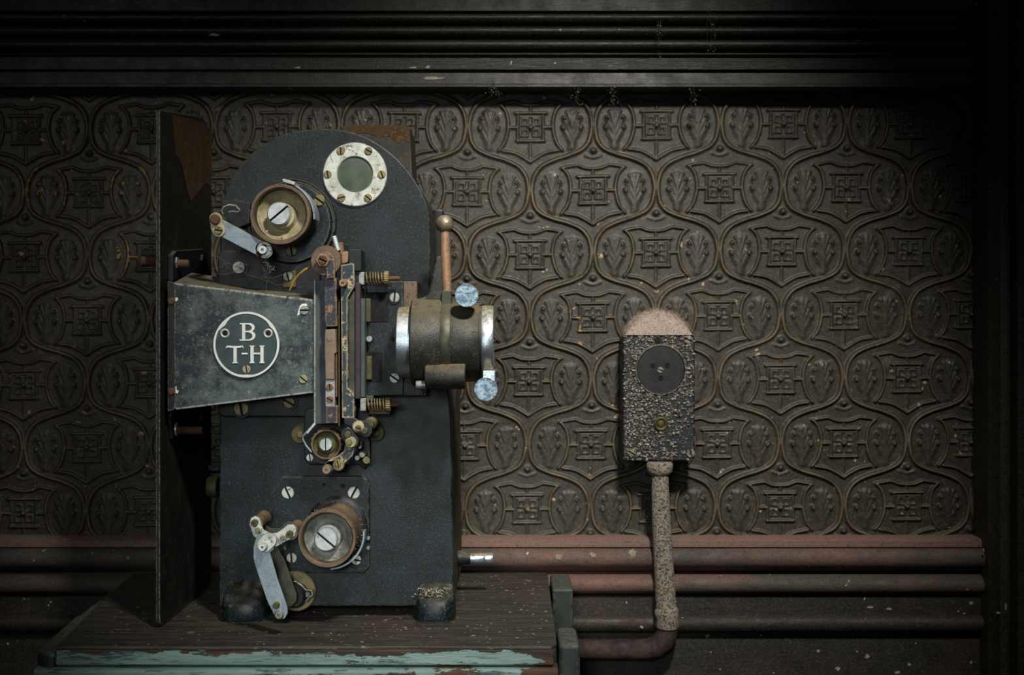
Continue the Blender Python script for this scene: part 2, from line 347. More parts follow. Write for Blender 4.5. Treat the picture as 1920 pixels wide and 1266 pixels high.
# ------------------------------------------------------------------ wall with embossed paper
WALL = .32
kx = (DIST+WALL)/FPX
def build_wall():
    TX, TY = 236.5, 239.0
    st = .75; gx = np.arange(0, TX, st); gy = np.arange(0, TY, st); X, Y = np.meshgrid(gx, gy)
    H = np.zeros_like(X); Rg = np.zeros_like(X)
    def smooth(pts, n=6):
        P = np.array(pts, float); out = []
        for i in range(len(P)-1):
            p0 = P[max(i-1, 0)]; p1 = P[i]; p2 = P[i+1]; p3 = P[min(i+2, len(P)-1)]
            for j in range(n):
                t_ = j/n; out.append(.5*((2*p1)+(-p0+p2)*t_+(2*p0-5*p1+4*p2-p3)*t_**2+(-p0+3*p1-3*p2+p3)*t_**3))
        out.append(P[-1]); return out
    def add(pts, amp, wd, rid=1, cen=None):
        nonlocal H, Rg
        pts = [np.array(p, float) for p in pts]
        for ox in (0, 118.25, TX, -118.25, 354.75):
            for oy in (0, 119.5, TY, -119.5, 358.5):
                if (abs(ox) % 236.5 > 100) != (abs(oy) % 239 > 100): continue
                D = np.full_like(X, 1e9)
                for a, b in zip(pts, pts[1:]):
                    ax, ay = a[0]+ox, a[1]+oy; dx, dy = b-a
                    if max(ax, ax+dx) < -15 or min(ax, ax+dx) > TX+15 or max(ay, ay+dy) < -15 or min(ay, ay+dy) > TY+15: continue
                    l2 = dx*dx+dy*dy+1e-9
                    tt = np.clip(((X-ax)*dx+(Y-ay)*dy)/l2, 0, 1)
                    D = np.minimum(D, (X-ax-tt*dx)**2+(Y-ay-tt*dy)**2)
                g = np.exp(-(D/(wd*wd))**1.3)
                H = np.maximum(H, amp*g); Rg = np.maximum(Rg, g*rid)
    og = [(3, -119.5), (5, -105), (9, -91), (20, -78), (43, -67.5), (71, -59), (96, -47), (109, -31), (114, -15), (115.5, 0)]
    for s in (1, -1):
        f = lambda P: [(x*s, y) for x, y in P]
        add(smooth(f(og)), 1.0, 3.3)
        add(smooth(f([(58, -43), (47, -30), (42, -8), (44, 12), (50, 30), (60, 43)])), .9, 2.4, .95)
        add(smooth(f([(0, -41), (14, -42), (30, -48)])), .8, 2.1, .9)
        add(smooth(f([(30, -48), (44, -46), (60, -43)])), .8, 2.1, .9)
        add(smooth(f([(52, 43), (30, 47), (14, 55), (0, 64)])), .85, 2.5, .95)
        add(f([(25, 0), (40, 0)]), .8, 2.4, 1)
        add(f([(24, -26), (24, 24)]), .7, 2.0, .5)
        add(f([(21, -21), (21, 21)]), .35, 1.6, .2)
        for sy in (1, -1):
            add(f([(5, 4*sy), (16, 4*sy), (16, 16*sy), (5, 16*sy), (5, 4*sy)]), .45, 1.8, .3)
        # leaf in the oval
        cx = 78
        lf = lambda P: [((cx+a)*s, b) for a, b in P]
        add(smooth(lf([(0, 38), (1, 20), (0, 0), (0, -26)])), .48, 7.0, .10)
        for sx in (1, -1):
            add(smooth(lf([(0, 32), (8*sx, 16), (16*sx, 2)])), .45, 4.6, .10)
            add(smooth(lf([(0, 18), (8*sx, 0), (15*sx, -16)])), .45, 4.6, .10)
            add(smooth(lf([(0, 4), (5*sx, -14), (9*sx, -28)])), .5, 3.4, .12)
            add(lf([(17*sx, 0), (16*sx, 3)]), 1.05, 3.6, .85)
            add(lf([(15*sx, -18), (14*sx, -16)]), .95, 3.0, .7)
            add(smooth(lf([(2*sx, 40), (8*sx, 26), (15*sx, 14)])), .25, 1.5, .1)
    add([(-29, -26.5), (29, -26.5)], .9, 2.3, 1)
    add([(-26, 25), (26, 25)], .85, 2.3, .8)
    add([(-20, -20), (20, -20)], .4, 1.5, .2)
    add([(0, -41), (0, -28)], .5, 2.2, .3); add([(0, 27), (0, 62)], .35, 2.6, .2)
    add([(0, 0), (.5, 0)], 1.25, 5.0, .9)
    add([(0, -74.5), (.5, -74.5)], 1.2, 5.0, .8)
    add(smooth([(-14, -66), (0, -62), (14, -66)]), .3, 2.5, .15)
    # sample over the panel
    x0, x1, y0, y1 = -140, 1842, 120, 1040; step = 1.55
    nx = int((x1-x0)/step)+1; ny = int((y1-y0)/step)+1
    px = np.linspace(x0, x1, nx); py = np.linspace(y0, y1, ny); PX, PY = np.meshgrid(px, py)
    a = math.radians(.42)
    U = (PX-993)*math.cos(a)+(PY-476.5)*math.sin(a); V = -(PX-993)*math.sin(a)*-1+(PY-476.5)*math.cos(a)-0
    r = np.random.RandomState(3)
    def lump(sc, n, amp):
        out = np.zeros_like(PX)
        for _ in range(n):
            kx_, ky_ = r.normal(0, 1/sc, 2); out += np.sin(PX*kx_+PY*ky_+r.rand()*6.28)
        return out*amp/math.sqrt(n)
    U = U+lump(160, 10, 1.2); V = V+lump(160, 10, 1.2)
    fu = np.mod(U, TX)/st; fv = np.mod(V, TY)/st; w_, h_ = len(gx), len(gy)
    iu = np.floor(fu).astype(int); iv = np.floor(fv).astype(int); du = fu-iu; dv = fv-iv
    def samp(G):
        i1 = (iu+1) % w_; j1 = (iv+1) % h_; i0 = iu % w_; j0 = iv % h_
        return G[j0, i0]*(1-du)*(1-dv)+G[j0, i1]*du*(1-dv)+G[j1, i0]*(1-du)*dv+G[j1, i1]*du*dv
    h = samp(H); rg = samp(Rg)
    soft = 1-.25*np.clip(lump(70, 14, .8), 0, 1)
    z = h*5.6e-3*soft+lump(60, 12, .0005)+lump(12, 30, .00012)
    chip = np.zeros_like(PX)
    for cx_, cy_, rr, am in ((90, 355, 60, .72), (235, 345, 45, .75), (225, 480, 50, .7), (270, 325, 14, .75), (1088, 612, 24, .75), (1085, 385, 30, .4), (1010, 262, 24, .5), (1085, 345, 25, .55), (275, 590, 30, .4), (160, 560, 60, .35), (405, 290, 22, .5), (1090, 640, 18, .6)):
        chip = np.maximum(chip, am*np.exp(-((PX-cx_)**2+(PY-cy_)**2)/rr**2))
    chip = chip*(.35+.65*rg)
    co = np.stack([(PX-960)*kx, WALL-z, -(PY-633)*kx], -1).reshape(-1, 3)
    idx = np.arange(nx*ny).reshape(ny, nx)
    q = np.stack([idx[:-1, :-1], idx[1:, :-1], idx[1:, 1:], idx[:-1, 1:]], -1).reshape(-1, 4)
    me = bpy.data.meshes.new('wall_back'); me.vertices.add(len(co)); me.vertices.foreach_set('co', co.ravel())
    me.loops.add(q.size); me.loops.foreach_set('vertex_index', q.ravel().astype(np.int32))
    me.polygons.add(len(q)); me.polygons.foreach_set('loop_start', np.arange(0, q.size, 4, dtype=np.int32))
    me.polygons.foreach_set('use_smooth', np.ones(len(q), bool)); me.update(calc_edges=True); me.validate()
    for nm, dat in (('ridge', rg), ('chip', chip)):
        at = me.attributes.new(nm, 'FLOAT', 'POINT'); at.data.foreach_set('value', dat.ravel().astype(np.float32))
    me.materials.append(M['embossed_paper'])
    o = bpy.data.objects.new('wall_back', me); SC.collection.objects.link(o)
    tag(o, 'dark wall panel embossed with a repeating ogee and leaf pattern', kind='structure')
build_wall()

def profile_x(name, prof, mat, x0, x1, label):
    """moulding: (depth, height) outline run along x"""
    bm = B(); a = [bm.verts.new((x0, p[0], p[1])) for p in prof]; b = [bm.verts.new((x1, p[0], p[1])) for p in prof]
    n = len(prof)
    for i in range(n): j = (i+1) % n; bm.faces.new((a[i], a[j], b[j], b[i]))
    bm.faces.new(a); bm.faces.new(b[::-1])
    o = obj(name, bm, mat, smooth=50); return tag(o, label, kind='structure')
def zy(y, Y): return W(0, y, Y).z
def bead(y0, y1, Ya, Yb, n=8):
    """convex bead between heights y0 and y1 (photo px at Ya), bulging from Ya out to Yb"""
    return [(Ya+(Yb-Ya)*math.sin(PI*i/n), zy(y0+(y1-y0)*(i/n-.08*math.sin(2*PI*i/n)), Ya)) for i in range(n+1)]
XL, XR = -1.0, W(1822, 0, .32).x+.01
def mould(name, items, mat, label, back=WALL+.03, x0=XL, x1=XR):
    prof = []
    for it in items: prof += it
    profile_x(name, prof+[(back, prof[-1][1]), (back, prof[0][1])], mat, x0, x1, label)
F = .280
mould('trim_1', [[(F, zy(-60, F)), (F, zy(20, F)), (F+.012, zy(22, F)), (F+.012, zy(25, F))], bead(26, 47, F+.008, F-.006), [(F+.012, zy(49, F))],
      bead(50, 72, F+.008, F-.006), [(F+.012, zy(74, F))], bead(75, 98, F+.008, F-.006), [(F+.010, zy(99, F)), (F-.008, zy(102, F)), (F-.009, zy(105, F)), (F-.002, zy(108, F)),
      (F, zy(130, F)), (F+.010, zy(131, F)), (F+.010, zy(134, F)), (F+.004, zy(136, F)), (F+.003, zy(156, F)), (F-.002, zy(159, F)), (F-.002, zy(163, F)), (F+.012, zy(166, F))]],
      'cornice_wood', 'dark reeded wooden moulding across the top above the embossed wall panel')
G = .283
mould('trim_2', [[(WALL, zy(1007, .30)), (G+.008, zy(1011, G)), (G, zy(1015, G)), (G, zy(1026, G)), (G+.006, zy(1027.5, G))]], 'rail_dust', 'dusty pinkish top ledge of the lower wall rail')
mould('trim_3', [[(G+.008, zy(1027.8, G)), (G-.004, zy(1030, G))], [(G-.010, zy(1040, G)), (G-.011, zy(1052, G)), (G-.006, zy(1062, G)), (G+.008, zy(1072, G)), (G+.012, zy(1075, G))]],
      'rail_wood', 'worn pinkish-red rounded rail below the embossed wall panel')
mould('trim_4', [[(G+.012, zy(1075, G))], bead(1077, 1114, G+.006, G-.009), [(G+.012, zy(1117, G))]], 'rail_wood', 'narrower dark bead with faded red paint under the rounded rail')
mould('trim_5', [[(G+.012, zy(1117, G)), (G+.004, zy(1119, G)), (G+.004, zy(1155, G)), (G-.004, zy(1158, G)), (G-.008, zy(1165, G)), (G-.006, zy(1180, G)), (G+.004, zy(1188, G)), (G+.008, zy(1190, G)), (G+.008, zy(1500, G))]],
      'dado_wood', 'dark wooden board with a low reddish ledge at the foot of the wall')
# right-hand upright frame: stepped outline extruded upward
bm = B(); FX = W(1822, 0, .32).x/W(1921, 0, .25).x*961+960; fp = [(FX, .33), (FX, .262), (FX+4, .258), (1864, .255), (1868, .250), (1870, .240), (1884, .238), (1889, .250), (1893, .250), (1897, .230), (1925, .226), (1960, .226), (1960, .33)]
lo, hi = zy(1400, .25), zy(-120, .25)
a = [bm.verts.new((W(x, 0, .25).x, Y, lo)) for x, Y in fp]; b = [bm.verts.new((W(x, 0, .25).x, Y, hi)) for x, Y in fp]
for i in range(len(fp)): j = (i+1) % len(fp); bm.faces.new((a[i], a[j], b[j], b[i]))
bm.faces.new(a); bm.faces.new(b[::-1])
tag(obj('trim_6', bm, 'frame_wood', bevel=.0012), 'dark stepped upright frame post at the right end of the wall', kind='structure')
# ------------------------------------------------------------------ bench
HT = -.315
bench = empty('workbench', (-.21, .06, -.78), 'dark wooden bench with peeling teal front board carrying the machine', 'workbench')
bm = B(); YF, YB = -.128, .262
def xy_prism(bm, pts, z0, z1):
    a = [bm.verts.new((p[0], p[1], z0)) for p in pts]; b = [bm.verts.new((p[0], p[1], z1)) for p in pts]; n = len(pts)
    bm.faces.new(a); bm.faces.new(b[::-1])
    for i in range(n): bm.faces.new((a[i], b[i], b[(i+1) % n], a[(i+1) % n]))
    return bm
xr = .0463
xy_prism(bm, [(-.4654, YF), (-.30, YF-.0015), (-.1, YF+.001), (xr-.006, YF), (xr, YF+.01), (.0475, YB), (-.507, YB), (-.497, .17), (-.487, .05)], HT-.004, HT)
top = obj('bench_top', bm, 'bench_top_wood', bench, bevel=.0015)
bm = B(); z1 = zy(1252, YF)
prof = [(YF+.001, HT-.0035), (YF-.0005, HT-.006), (YF-.001, z1+.003), (YF+.003, z1+.0008), (YF+.02, z1+.0008), (YF+.02, HT-.0045)]
def run_x(bm, prof, x0, x1):
    a = [bm.verts.new((x0, p[0], p[1])) for p in prof]; b = [bm.verts.new((x1, p[0], p[1])) for p in prof]; n = len(prof)
    for i in range(n): j = (i+1) % n; bm.faces.new((a[i], a[j], b[j], b[i]))
    bm.faces.new(a); bm.faces.new(b[::-1]); return bm
obj('front_board', run_x(bm, prof, -.4654, xr-.004), 'peeling_teal', bench, 'upper front board with peeling teal paint', bevel=.0012)
bm = B(); prof = [(YF-.003, z1), (YF-.006, z1-.003), (YF-.006, z1-.06), (YF+.02, z1-.06), (YF+.02, z1)]
obj('front_board', run_x(bm, prof, W(66, 0, YF).x, xr+.001), 'peeling_teal', bench, 'lower front board with flaking teal paint', bevel=.0015)
# rounded dark end of the frame at the left
bm = B(); e0 = W(60, 0, YF).x
xy_prism(bm, [(e0, YF+.012), (e0+.012, YF-.001), (-.4656, YF-.001), (-.487, .04), (-.506, .04), (e0-.004, YF+.05)], HT-.10, HT-.006)
obj('end_rail', bm, 'bench_leg_paint', bench, bevel=.006, seg=3)
bm = B(); xy_prism(bm, [(-.488, .045), (-.507, YB), (-.520, YB), (-.506, .045)], HT-.05, HT-.010); obj('end_rail', bm, 'bench_leg_paint', bench, bevel=.003)
bm = B(); box(bm, .0480, W(1088, 0, -.12).x, -.122, -.047, -.78, HT+.001); obj('leg', bm, 'bench_leg_paint', bench, 'rounded grey-green front leg top', bevel=.006, seg=3)
bm = B(); box(bm, .0505, W(1075, 0, .155).x, .157, .258, -.78, HT); obj('leg', bm, 'bench_leg_paint', bench, 'grey-green back leg', bevel=.004, seg=3)
for x0, y0 in ((-.46, -.09), (-.49, .2)):
    bm = B(); box(bm, x0, x0+.045, y0, y0+.05, -.78, HT-.0045); obj('leg', bm, 'bench_leg_paint', bench, bevel=.004)
bm = B(); box(bm, -1.2, 1.2, -1.0, WALL+.03, -.80, -.78)
tag(obj('floor', bm, 'dado_wood'), 'dark wooden floor under the bench', kind='structure')

def flakes(name, n, fn, smin, smax, mat, flat=.3):
    bm = B()
    for _ in range(n):
        p, nrm = fn(); s = random.uniform(smin, smax)
        q = nrm.to_track_quat('Z', 'Y').to_matrix(); a0 = random.random()*6.3; k = random.choice((4, 5, 6)); el = random.uniform(.2, 1)
        vs = []
        for i in range(k):
            t_ = a0+2*PI*i/k; rr = s*random.uniform(.6, 1.2)
            vs.append((rr*math.cos(t_), rr*math.sin(t_)*el))
        b0 = [bm.verts.new(p+q @ Vector((x, y, 0))) for x, y in vs]
        tp = [bm.verts.new(p+q @ Vector((x*.7, y*.7, s*flat*random.uniform(.5, 1.5)))) for x, y in vs]
        bm.faces.new(b0); bm.faces.new(tp)
        for i in range(k): bm.faces.new((b0[i], b0[(i+1) % k], tp[(i+1) % k], tp[i]))
    return bm
def on_bench():
    while True:
        x = random.uniform(-.45, .04); y = YF+(YB-.02-YF)*random.random()
        if random.random() < .35+.65*(x+.45)/.5: return Vector((x, y, HT)), Vector((0, 0, 1))
tag(obj('paint_chips', flakes('f', 430, on_bench, .0005, .0022, '', .2), 'paint_flakes', smooth=10),
    'tiny pale flakes of old paint scattered over the dark bench top', 'paint flakes', kind='stuff')

# ------------------------------------------------------------------ wall socket, fluff, conduit
YS = .262
sock = empty('wall_socket', W(1237, 865, .31), 'crusted black socket box with round disc fixed to the embossed wall', 'socket')
bm = B(); q = rrect(1168, 627, 1303, 865, 9)
ppoly(bm, q, YS, WALL-YS+.002)
obj('housing', bm, 'socket_enamel', sock, bevel=.0025, seg=3)
bm = B(); lathe(bm, [(0, -.002), (S(47, YS), -.002), (S(47, YS), .0012), (S(44.5, YS), .0022), (S(43.5, YS), .0012), (0, .0012)], W(1239, 693, YS), 'Y', 56)
fd = obj('socket_disc', bm, 'socket_disc', sock)
bm = B(); lathe(bm, [(S(45.5, YS), -.001), (S(45.8, YS), .0026), (S(47.2, YS), .0026), (S(48, YS), -.001), (S(45.5, YS), -.001)], W(1239, 693, YS), 'Y', 64, wob=lambda q_, n_, t_: 1+.008*math.sin(q_*2.7)*(t_ > 0))
obj('dusty_rim', bm, 'pipe_crust', fd)
for x, y in ((1224, 686), (1251, 685), (1238.5, 709)):
    bm = B(); lathe(bm, [(S(4.8, YS), -.002), (S(4.8, YS), .0016), (S(3.6, YS), .0020), (S(3.4, YS), .0013), (0, .0013)], W(x, y, YS), 'Y', 20)
    obj('pin_hole', bm, 'hole_shade', fd)
screw(1238, 694, YS-.0012, 5.5, 30, 'dull_nickel', fd, h=.0015)
disc(1233, 640, YS, 6, .0008, 'hole_shade', sock, 'screw_hole')
bm = B(); lathe(bm, [(0, -.001), (S(13, YS), -.001), (S(13.5, YS), .002), (S(11, YS), .0035), (S(8, YS), .002), (S(7, YS), .001), (S(5, YS), .0035), (0, .0045)], W(1239, 795, YS), 'Y', 36)
obj('fixing_screw', bm, 'olive_brass', sock)
for x, y in ((1290, 637), (1184, 849), (1295, 850)): screw(x, y, YS, 8, random.uniform(0, 90), 'pipe_crust', sock, h=.003)
def on_sock():
    while True:
        x = random.uniform(1170, 1301); y = random.uniform(629, 863)
        if (x-1239)**2+(y-693)**2 < 47**2 or (x-1239)**2+(y-795)**2 < 15**2 or (x-1233)**2+(y-640)**2 < 49: continue
        if random.random() < 1-.92*max(0, (x-1215)/86)*max(0, min(1, (y-690)/120)): break
    return W(x, y, YS), Vector((random.gauss(0, .35), -1, random.gauss(0, .35)))
o = obj('dirt_crust', flakes('f', 1500, on_sock, .0006, .0030, '', .7), 'crust_flakes', sock, 'thick crust of flaking dirt', smooth=10); o['kind'] = 'stuff'
# fluff
bm = B(); zt = zy(627.5, YS); cx = W(1235, 0, YS).x; x0, x1 = W(1168, 0, YS).x, W(1303, 0, YS).x; NX, NY = 70, 30
rr = random.Random(5)
G_ = []
for j in range(NY+1):
    v_ = j/NY; row = []
    for i in range(NX+1):
        u_ = i/NX; e = max(0, 1-abs(2*u_-1)**2.0)**.70; sh = e*(min(1, v_/.22)**.5 if v_ < .22 else 1)
        n_ = .5*math.sin(u_*23+v_*9)+.5*math.sin(u_*41-v_*17)
        hgt = S(46, YS)*sh*(1+.035*n_)+rr.uniform(-.0013, .0013)*sh
        xx = x0+(x1-x0)*(.5+(u_-.5)*(.93 if v_ > .02 else .97))+rr.uniform(-.0005, .0005)
        row.append(bm.verts.new((xx, YS-.003+.058*v_, zt+max(hgt, 0)-.0006)))
    G_.append(row)
for j in range(NY):
    for i in range(NX): bm.faces.new((G_[j][i], G_[j][i+1], G_[j+1][i+1], G_[j+1][i]))
for i in range(NX): pass
bt = [[bm.verts.new((r_[0].co.x, r_[0].co.y, zt)), bm.verts.new((r_[-1].co.x, r_[-1].co.y, zt))] for r_ in (G_[0], G_[-1])]
bm.faces.new([bt[0][0], bt[0][1], bt[1][1], bt[1][0]])
bm.faces.new([v for v in G_[0]]+[bt[0][1], bt[0][0]]); bm.faces.new([v for v in G_[-1]][::-1]+[bt[1][0], bt[1][1]])
bm.faces.new([r_[0] for r_ in G_][::-1]+[bt[0][0], bt[1][0]]); bm.faces.new([r_[-1] for r_ in G_]+[bt[1][1], bt[0][1]])
# stray hairs
for _ in range(900):
    u_ = rr.uniform(.04, .96); e = max(0, 1-abs(2*u_-1)**2.0)**.70
    p = Vector((x0+(x1-x0)*(.5+(u_-.5)*.93), YS+rr.uniform(-.003, .03), zt+S(46, YS)*e*rr.uniform(.5, 1.0) if rr.random() < .5 else zt+S(46, YS)*e))
    pts = [p]; d = Vector(((u_-.5)*1.2+rr.gauss(0, .5), rr.gauss(-.2, .5), rr.uniform(0, .8))).normalized()
    for k in range(4): d = (d+Vector((rr.gauss(0, .5), rr.gauss(0, .5), rr.gauss(0, .5)))).normalized(); pts.append(pts[-1]+d*rr.uniform(.0008, .002))
    tube(bm, pts, .00010, 3)
tag(obj('dust_heap', bm, 'dust_fluff', smooth=80), 'pinkish mound of fluffy dust heaped on the socket box', 'dust', kind='stuff')
# conduit
con = empty('conduit_pipe', W(1235, 1235, .29), 'speckled vertical pipe running down from the socket and bending left', 'pipe')
YC = .262
def pline(P, Y=YC): return [W(x, y, Y) for x, y in P]
bm = B(); tube(bm, pline([(1237, 868), (1238, 920), (1240, 980), (1243, 1040), (1246, 1090), (1249, 1142)]), [S(r, YC) for r in (15.5, 16.5, 17.5, 17.8, 18.5, 19)], 28)
for v in bm.verts: v.co += Vector((random.gauss(0, .0003), random.gauss(0, .0003), 0))
obj('pipe_run', bm, 'pipe_crust', con, smooth=70)
bm = B(); tube(bm, pline([(1237, 866), (1237, 870), (1237, 884), (1237, 890), (1237, 892)]), [S(r, YC) for r in (22, 25, 24, 18, 16)], 28); obj('collar', bm, 'pipe_crust', con, smooth=60)
bm = B(); tube(bm, pline([(1249, 1138), (1250, 1144), (1250, 1154), (1251, 1158), (1251, 1172), (1251, 1178)]), [S(r, YC) for r in (19, 22.5, 23, 21.5, 22.5, 20)], 28); obj('coupling', bm, 'pipe_crust', con, smooth=60)
el = [(1251, 1176), (1250, 1188), (1244, 1203), (1232, 1213), (1215, 1218), (1190, 1219), (1060, 1219), (900, 1219)]
bm = B(); tube(bm, pline(el, .264), [S(r, YC) for r in (20, 20.5, 21, 21, 20.5, 19, 18, 18)], 28); obj('elbow_run', bm, 'pipe_red', con, 'dark reddish lower run', smooth=60)

# ------------------------------------------------------------------ the projector head
pr = empty('film_projector', (-.2, .1, HT), 'old black film projector head with round badge and brass fittings on bench', 'projector')
arch = [(412, 470), (412, 400), (422, 361), (438, 326), (463, 296), (494, 270), (532, 251), (572, 243), (607, 240.5), (645, 244), (683, 255), (721, 277), (754, 306), (779, 339), (797, 372), (805, 402), (807, 447), (807, 560), (820, 640), (840, 720), (846, 780), (848, 900), (850, 1137), (411, 1137)]
def round_run(P, i0, i1, n=5):
    out = list(P[:i0])
    for i in range(i0, i1):
        p0, p1, p2, p3 = [Vector(P[max(0, min(len(P)-1, q_))]) for q_ in (i-1, i, i+1, i+2)]
        for j in range(n):
            t_ = j/n; v = .5*((2*p1)+(-p0+p2)*t_+(2*p0-5*p1+4*p2-p3)*t_**2+(-p0+3*p1-3*p2+p3)*t_**3); out.append((v.x, v.y))
    return out+list(P[i1:])
arch = round_run(arch, 1, 16)
bm = B(); ppoly(bm, arch, 0, .006); obj('body_casting', bm, 'black_enamel', pr, bevel=.0022, seg=3)
bm = B(); q = [W(x, y, 0) for x, y in arch]; cxm = sum(v.x for v in q)/len(q)
poly(bm, [(v.x*.999+cxm*.001, v.z) for v in q], .006, .235); obj('body_side', bm, 'side_enamel', pr, 'rust-browned side of the casing', bevel=.001)
# feet: rounded, sloped blocks
def foot(x0, x1, y0):
    bm = B(); f = W(x0, 0, -.03).x; g = W(x1, 0, -.03).x; z_ = zy(y0, 0)
    n = 10; lo_, mid, hi_ = [], [], []
    def ring(z, yf, inx):
        pts = []
        for i in range(n+1):
            t_ = PI*i/n; ex = abs(math.cos(t_))**.6*(1 if math.cos(t_) > 0 else -1); ey = abs(math.sin(t_))**.6
            pts.append(bm.verts.new(((f+g)/2-(g-f)/2*inx*ex, 0.004-(0.004-yf)*ey, z)))
        return pts
    R = [ring(HT+.0005, -.030, 1), ring(HT+.006, -.032, 1.02), ring(HT+.020, -.031, 1.0), ring(HT+.026, -.026, .97), ring(z_-.01, -.010, .9), ring(z_, .003, .85)]
    for a_, b_ in zip(R, R[1:]):
        for i in range(n): bm.faces.new((a_[i], a_[i+1], b_[i+1], b_[i]))
        bm.faces.new((a_[n], a_[0], b_[0], b_[n]))
    bm.faces.new(R[0]); bm.faces.new(R[-1]); return bm
obj('foot', foot(409, 492, 1085), 'black_enamel', pr, smooth=50)
obj('foot', foot(778, 852, 1090), 'black_enamel', pr, smooth=50)
def on_foot(): return Vector((W(random.gauss(812, 14), 0, -.02).x, random.uniform(-.027, -.006), HT+.028+random.uniform(0, .007))), Vector((random.gauss(0, .5), -.5, 1))
o = obj('grit', flakes('f', 260, on_foot, .0006, .0016, '', .5), 'crust_flakes', pr, smooth=10); o['kind'] = 'stuff'
for x0, x1 in ((415, 470), (790, 846)):
    bm = B(); box(bm, W(x0, 0, .1).x, W(x1, 0, .1).x, .17, .233, HT+.0003, zy(1137, 0)+.001); obj('foot', bm, 'dark_iron', pr)
# rear box behind the arch
bm = B(); Yb = .16
ppoly(bm, [(640, 420), (640, 236), (690, 233), (762, 237), (770, 243), (774, 330), (775, 420)], Yb, .07)
rh = obj('rear_housing', bm, 'side_enamel', pr, 'dark box behind the casing', bevel=.003)
bm = B(); ppoly(bm, [(650, 237), (690, 234.5), (762, 238.5), (768, 244), (769, 268), (758, 262), (745, 268), (730, 255), (712, 258), (690, 250), (660, 250)], Yb-.0006, .001); obj('rust_patch', bm, 'rust_sheet', rh)
bm = B(); pts_ = [W(690, 233, Yb), W(762, 237, Yb)]
box(bm, pts_[0].x, pts_[1].x, Yb+.004, Yb+.066, pts_[0].z-.004, pts_[0].z+.0004); obj('rust_patch', bm, 'rust_sheet', rh)
bm = B(); pbox(bm, 812, 392, 831, 520, .10, .06); obj('rear_lug', bm, 'dark_iron', pr, bevel=.003)
bm = B(); pbox(bm, 795, 715, 858, 1110, .12, .08); obj('rear_lug', bm, 'side_enamel', pr, bevel=.01)

# round inspection window
c = W(666, 328, 0); bm = B()
R1, R0 = S(60), S(33)
lathe(bm, [(R0, -.001), (R0, .0025), (R0+.0012, .004), (R1-.001, .004), (R1, .003), (R1, -.001), (R0, -.001)], c, 'Y', 72)
win = obj('window_ring', bm, 'silver_ring', pr, 'speckled silver ring held by six screws')
bm = B(); lathe(bm, [(0, .0022), (R0*.7, .0019), (R0+.0001, .0012), (R0+.0001, -.0005), (0, -.0005)], c, 'Y', 64); obj('window_glass', bm, 'glass_green', win)
for x, y, a in ((639, 283, 90), (691, 283, 30), (614.5, 327, 80), (716, 327, 70), (640, 371, -15), (690, 371, 40)): screw(x, y, -.0042, 7.3, a, 'brass', win, h=.0016)

# upper boss and sprocket
bm = B(); lathe(bm, [(0, -.001), (S(83), -.001), (S(83), .008), (S(81), .010), (S(79), .0085), (S(77.5), .0085), (S(76), .012), (S(73), .0145), (0, .0145)], W(549, 420, 0), 'Y', 72)
boss = obj('sprocket_boss', bm, 'black_enamel', pr)
screw(599, 376, -.0145, 10.5, 35, 'brass', boss); screw(547, 471, -.0145, 10, 80, 'brass', boss)
def sprocket(x, y, Yf, Yr, R, mat_cup, slot, sub, tooth, name, rs=22):
    c = W(x, y, Yf); D_ = Yr-Yf; r = S(R, Yf)
    bm = B()
    lathe(bm, [(r*.84, -.018), (r*.84, -.003), (r*.86, -.0012), (r*.90, 0), (r*.98, 0), (r, -.0012), (r, -.007), (r*.93, -.009), (r*.90, -.012), (r*.90, -D_+.012), (r*.96, -D_+.009), (r*.96, -D_+.004), (r*.9, -D_), (0, -D_)], c, 'Y', 72)
    if tooth:
        for tt in (-.0085, -D_+.0065):
            for k in range(32):
                a_ = 2*PI*k/32; u = Vector((math.cos(a_), 0, math.sin(a_))); q_ = c+Vector((0, -tt, 0))+u*r*.9
                tube(bm, [q_-u*.001, q_+u*.0042], [.0009, .0004], 5)
    body = obj(name, bm, 'bronze_rim', pr)
    bm = B()
    lathe(bm, [(r*.835, -.012), (r*.80, -.0135), (r*.76, -.013), (r*.56, -.0205), (r*.49, -.0210), (r*.44, -.019), (r*.42, -.010), (0, -.010)], c, 'Y', 72)
    obj('hub_cup', bm, mat_cup, body, sub)
    bm = B(); lathe(bm, [(r*.848, -.003), (r*.835, -.003), (r*.835, -.016), (r*.848, -.016)], c, 'Y', 60); obj('rim_liner', bm, 'dark_iron', body)
    screw(x, y, Yf+.0100, rs, slot, 'steel', body, h=.0085, slot=.10)
    return body
sp1 = sprocket(525, 402, -.066, -.0135, 57, 'nickel_cream', -40, 'cream-stained nickel cup', False, 'upper_sprocket')
sp2 = sprocket(613, 1010, -.072, -.008, 55, 'dull_nickel', 40, 'tarnished nickel cup', True, 'lower_sprocket')
def shoe(cx, cy, Y, r, a0, a1, depth, mat, parent, thick=2.2, name='guide_shoe'):
    bm = B(); N = 26; pts = []
    for i in range(N+1): a_ = math.radians(a0+(a1-a0)*i/N); pts.append((cx+r*math.cos(a_), cy+r*math.sin(a_)))
    for i in range(N, -1, -1): a_ = math.radians(a0+(a1-a0)*i/N); pts.append((cx+(r-thick)*math.cos(a_), cy+(r-thick)*math.sin(a_)))
    ppoly(bm, pts, Y, depth); return obj(name, bm, mat, parent, bevel=.0003, seg=1)
s1 = shoe(521, 408, -.055, 70, -70, 3, .030, 'bluish_steel', pr, 4)
bm = B(); ppoly(bm, [(529, 336), (533, 335), (553, 341), (552, 347), (531, 341)], -.062, .030); obj('shoe_tip', bm, 'steel', s1, bevel=.0003)
s2 = shoe(617, 1002, -.052, 67, -5, 88, .016, 'bluish_steel', pr, 4)

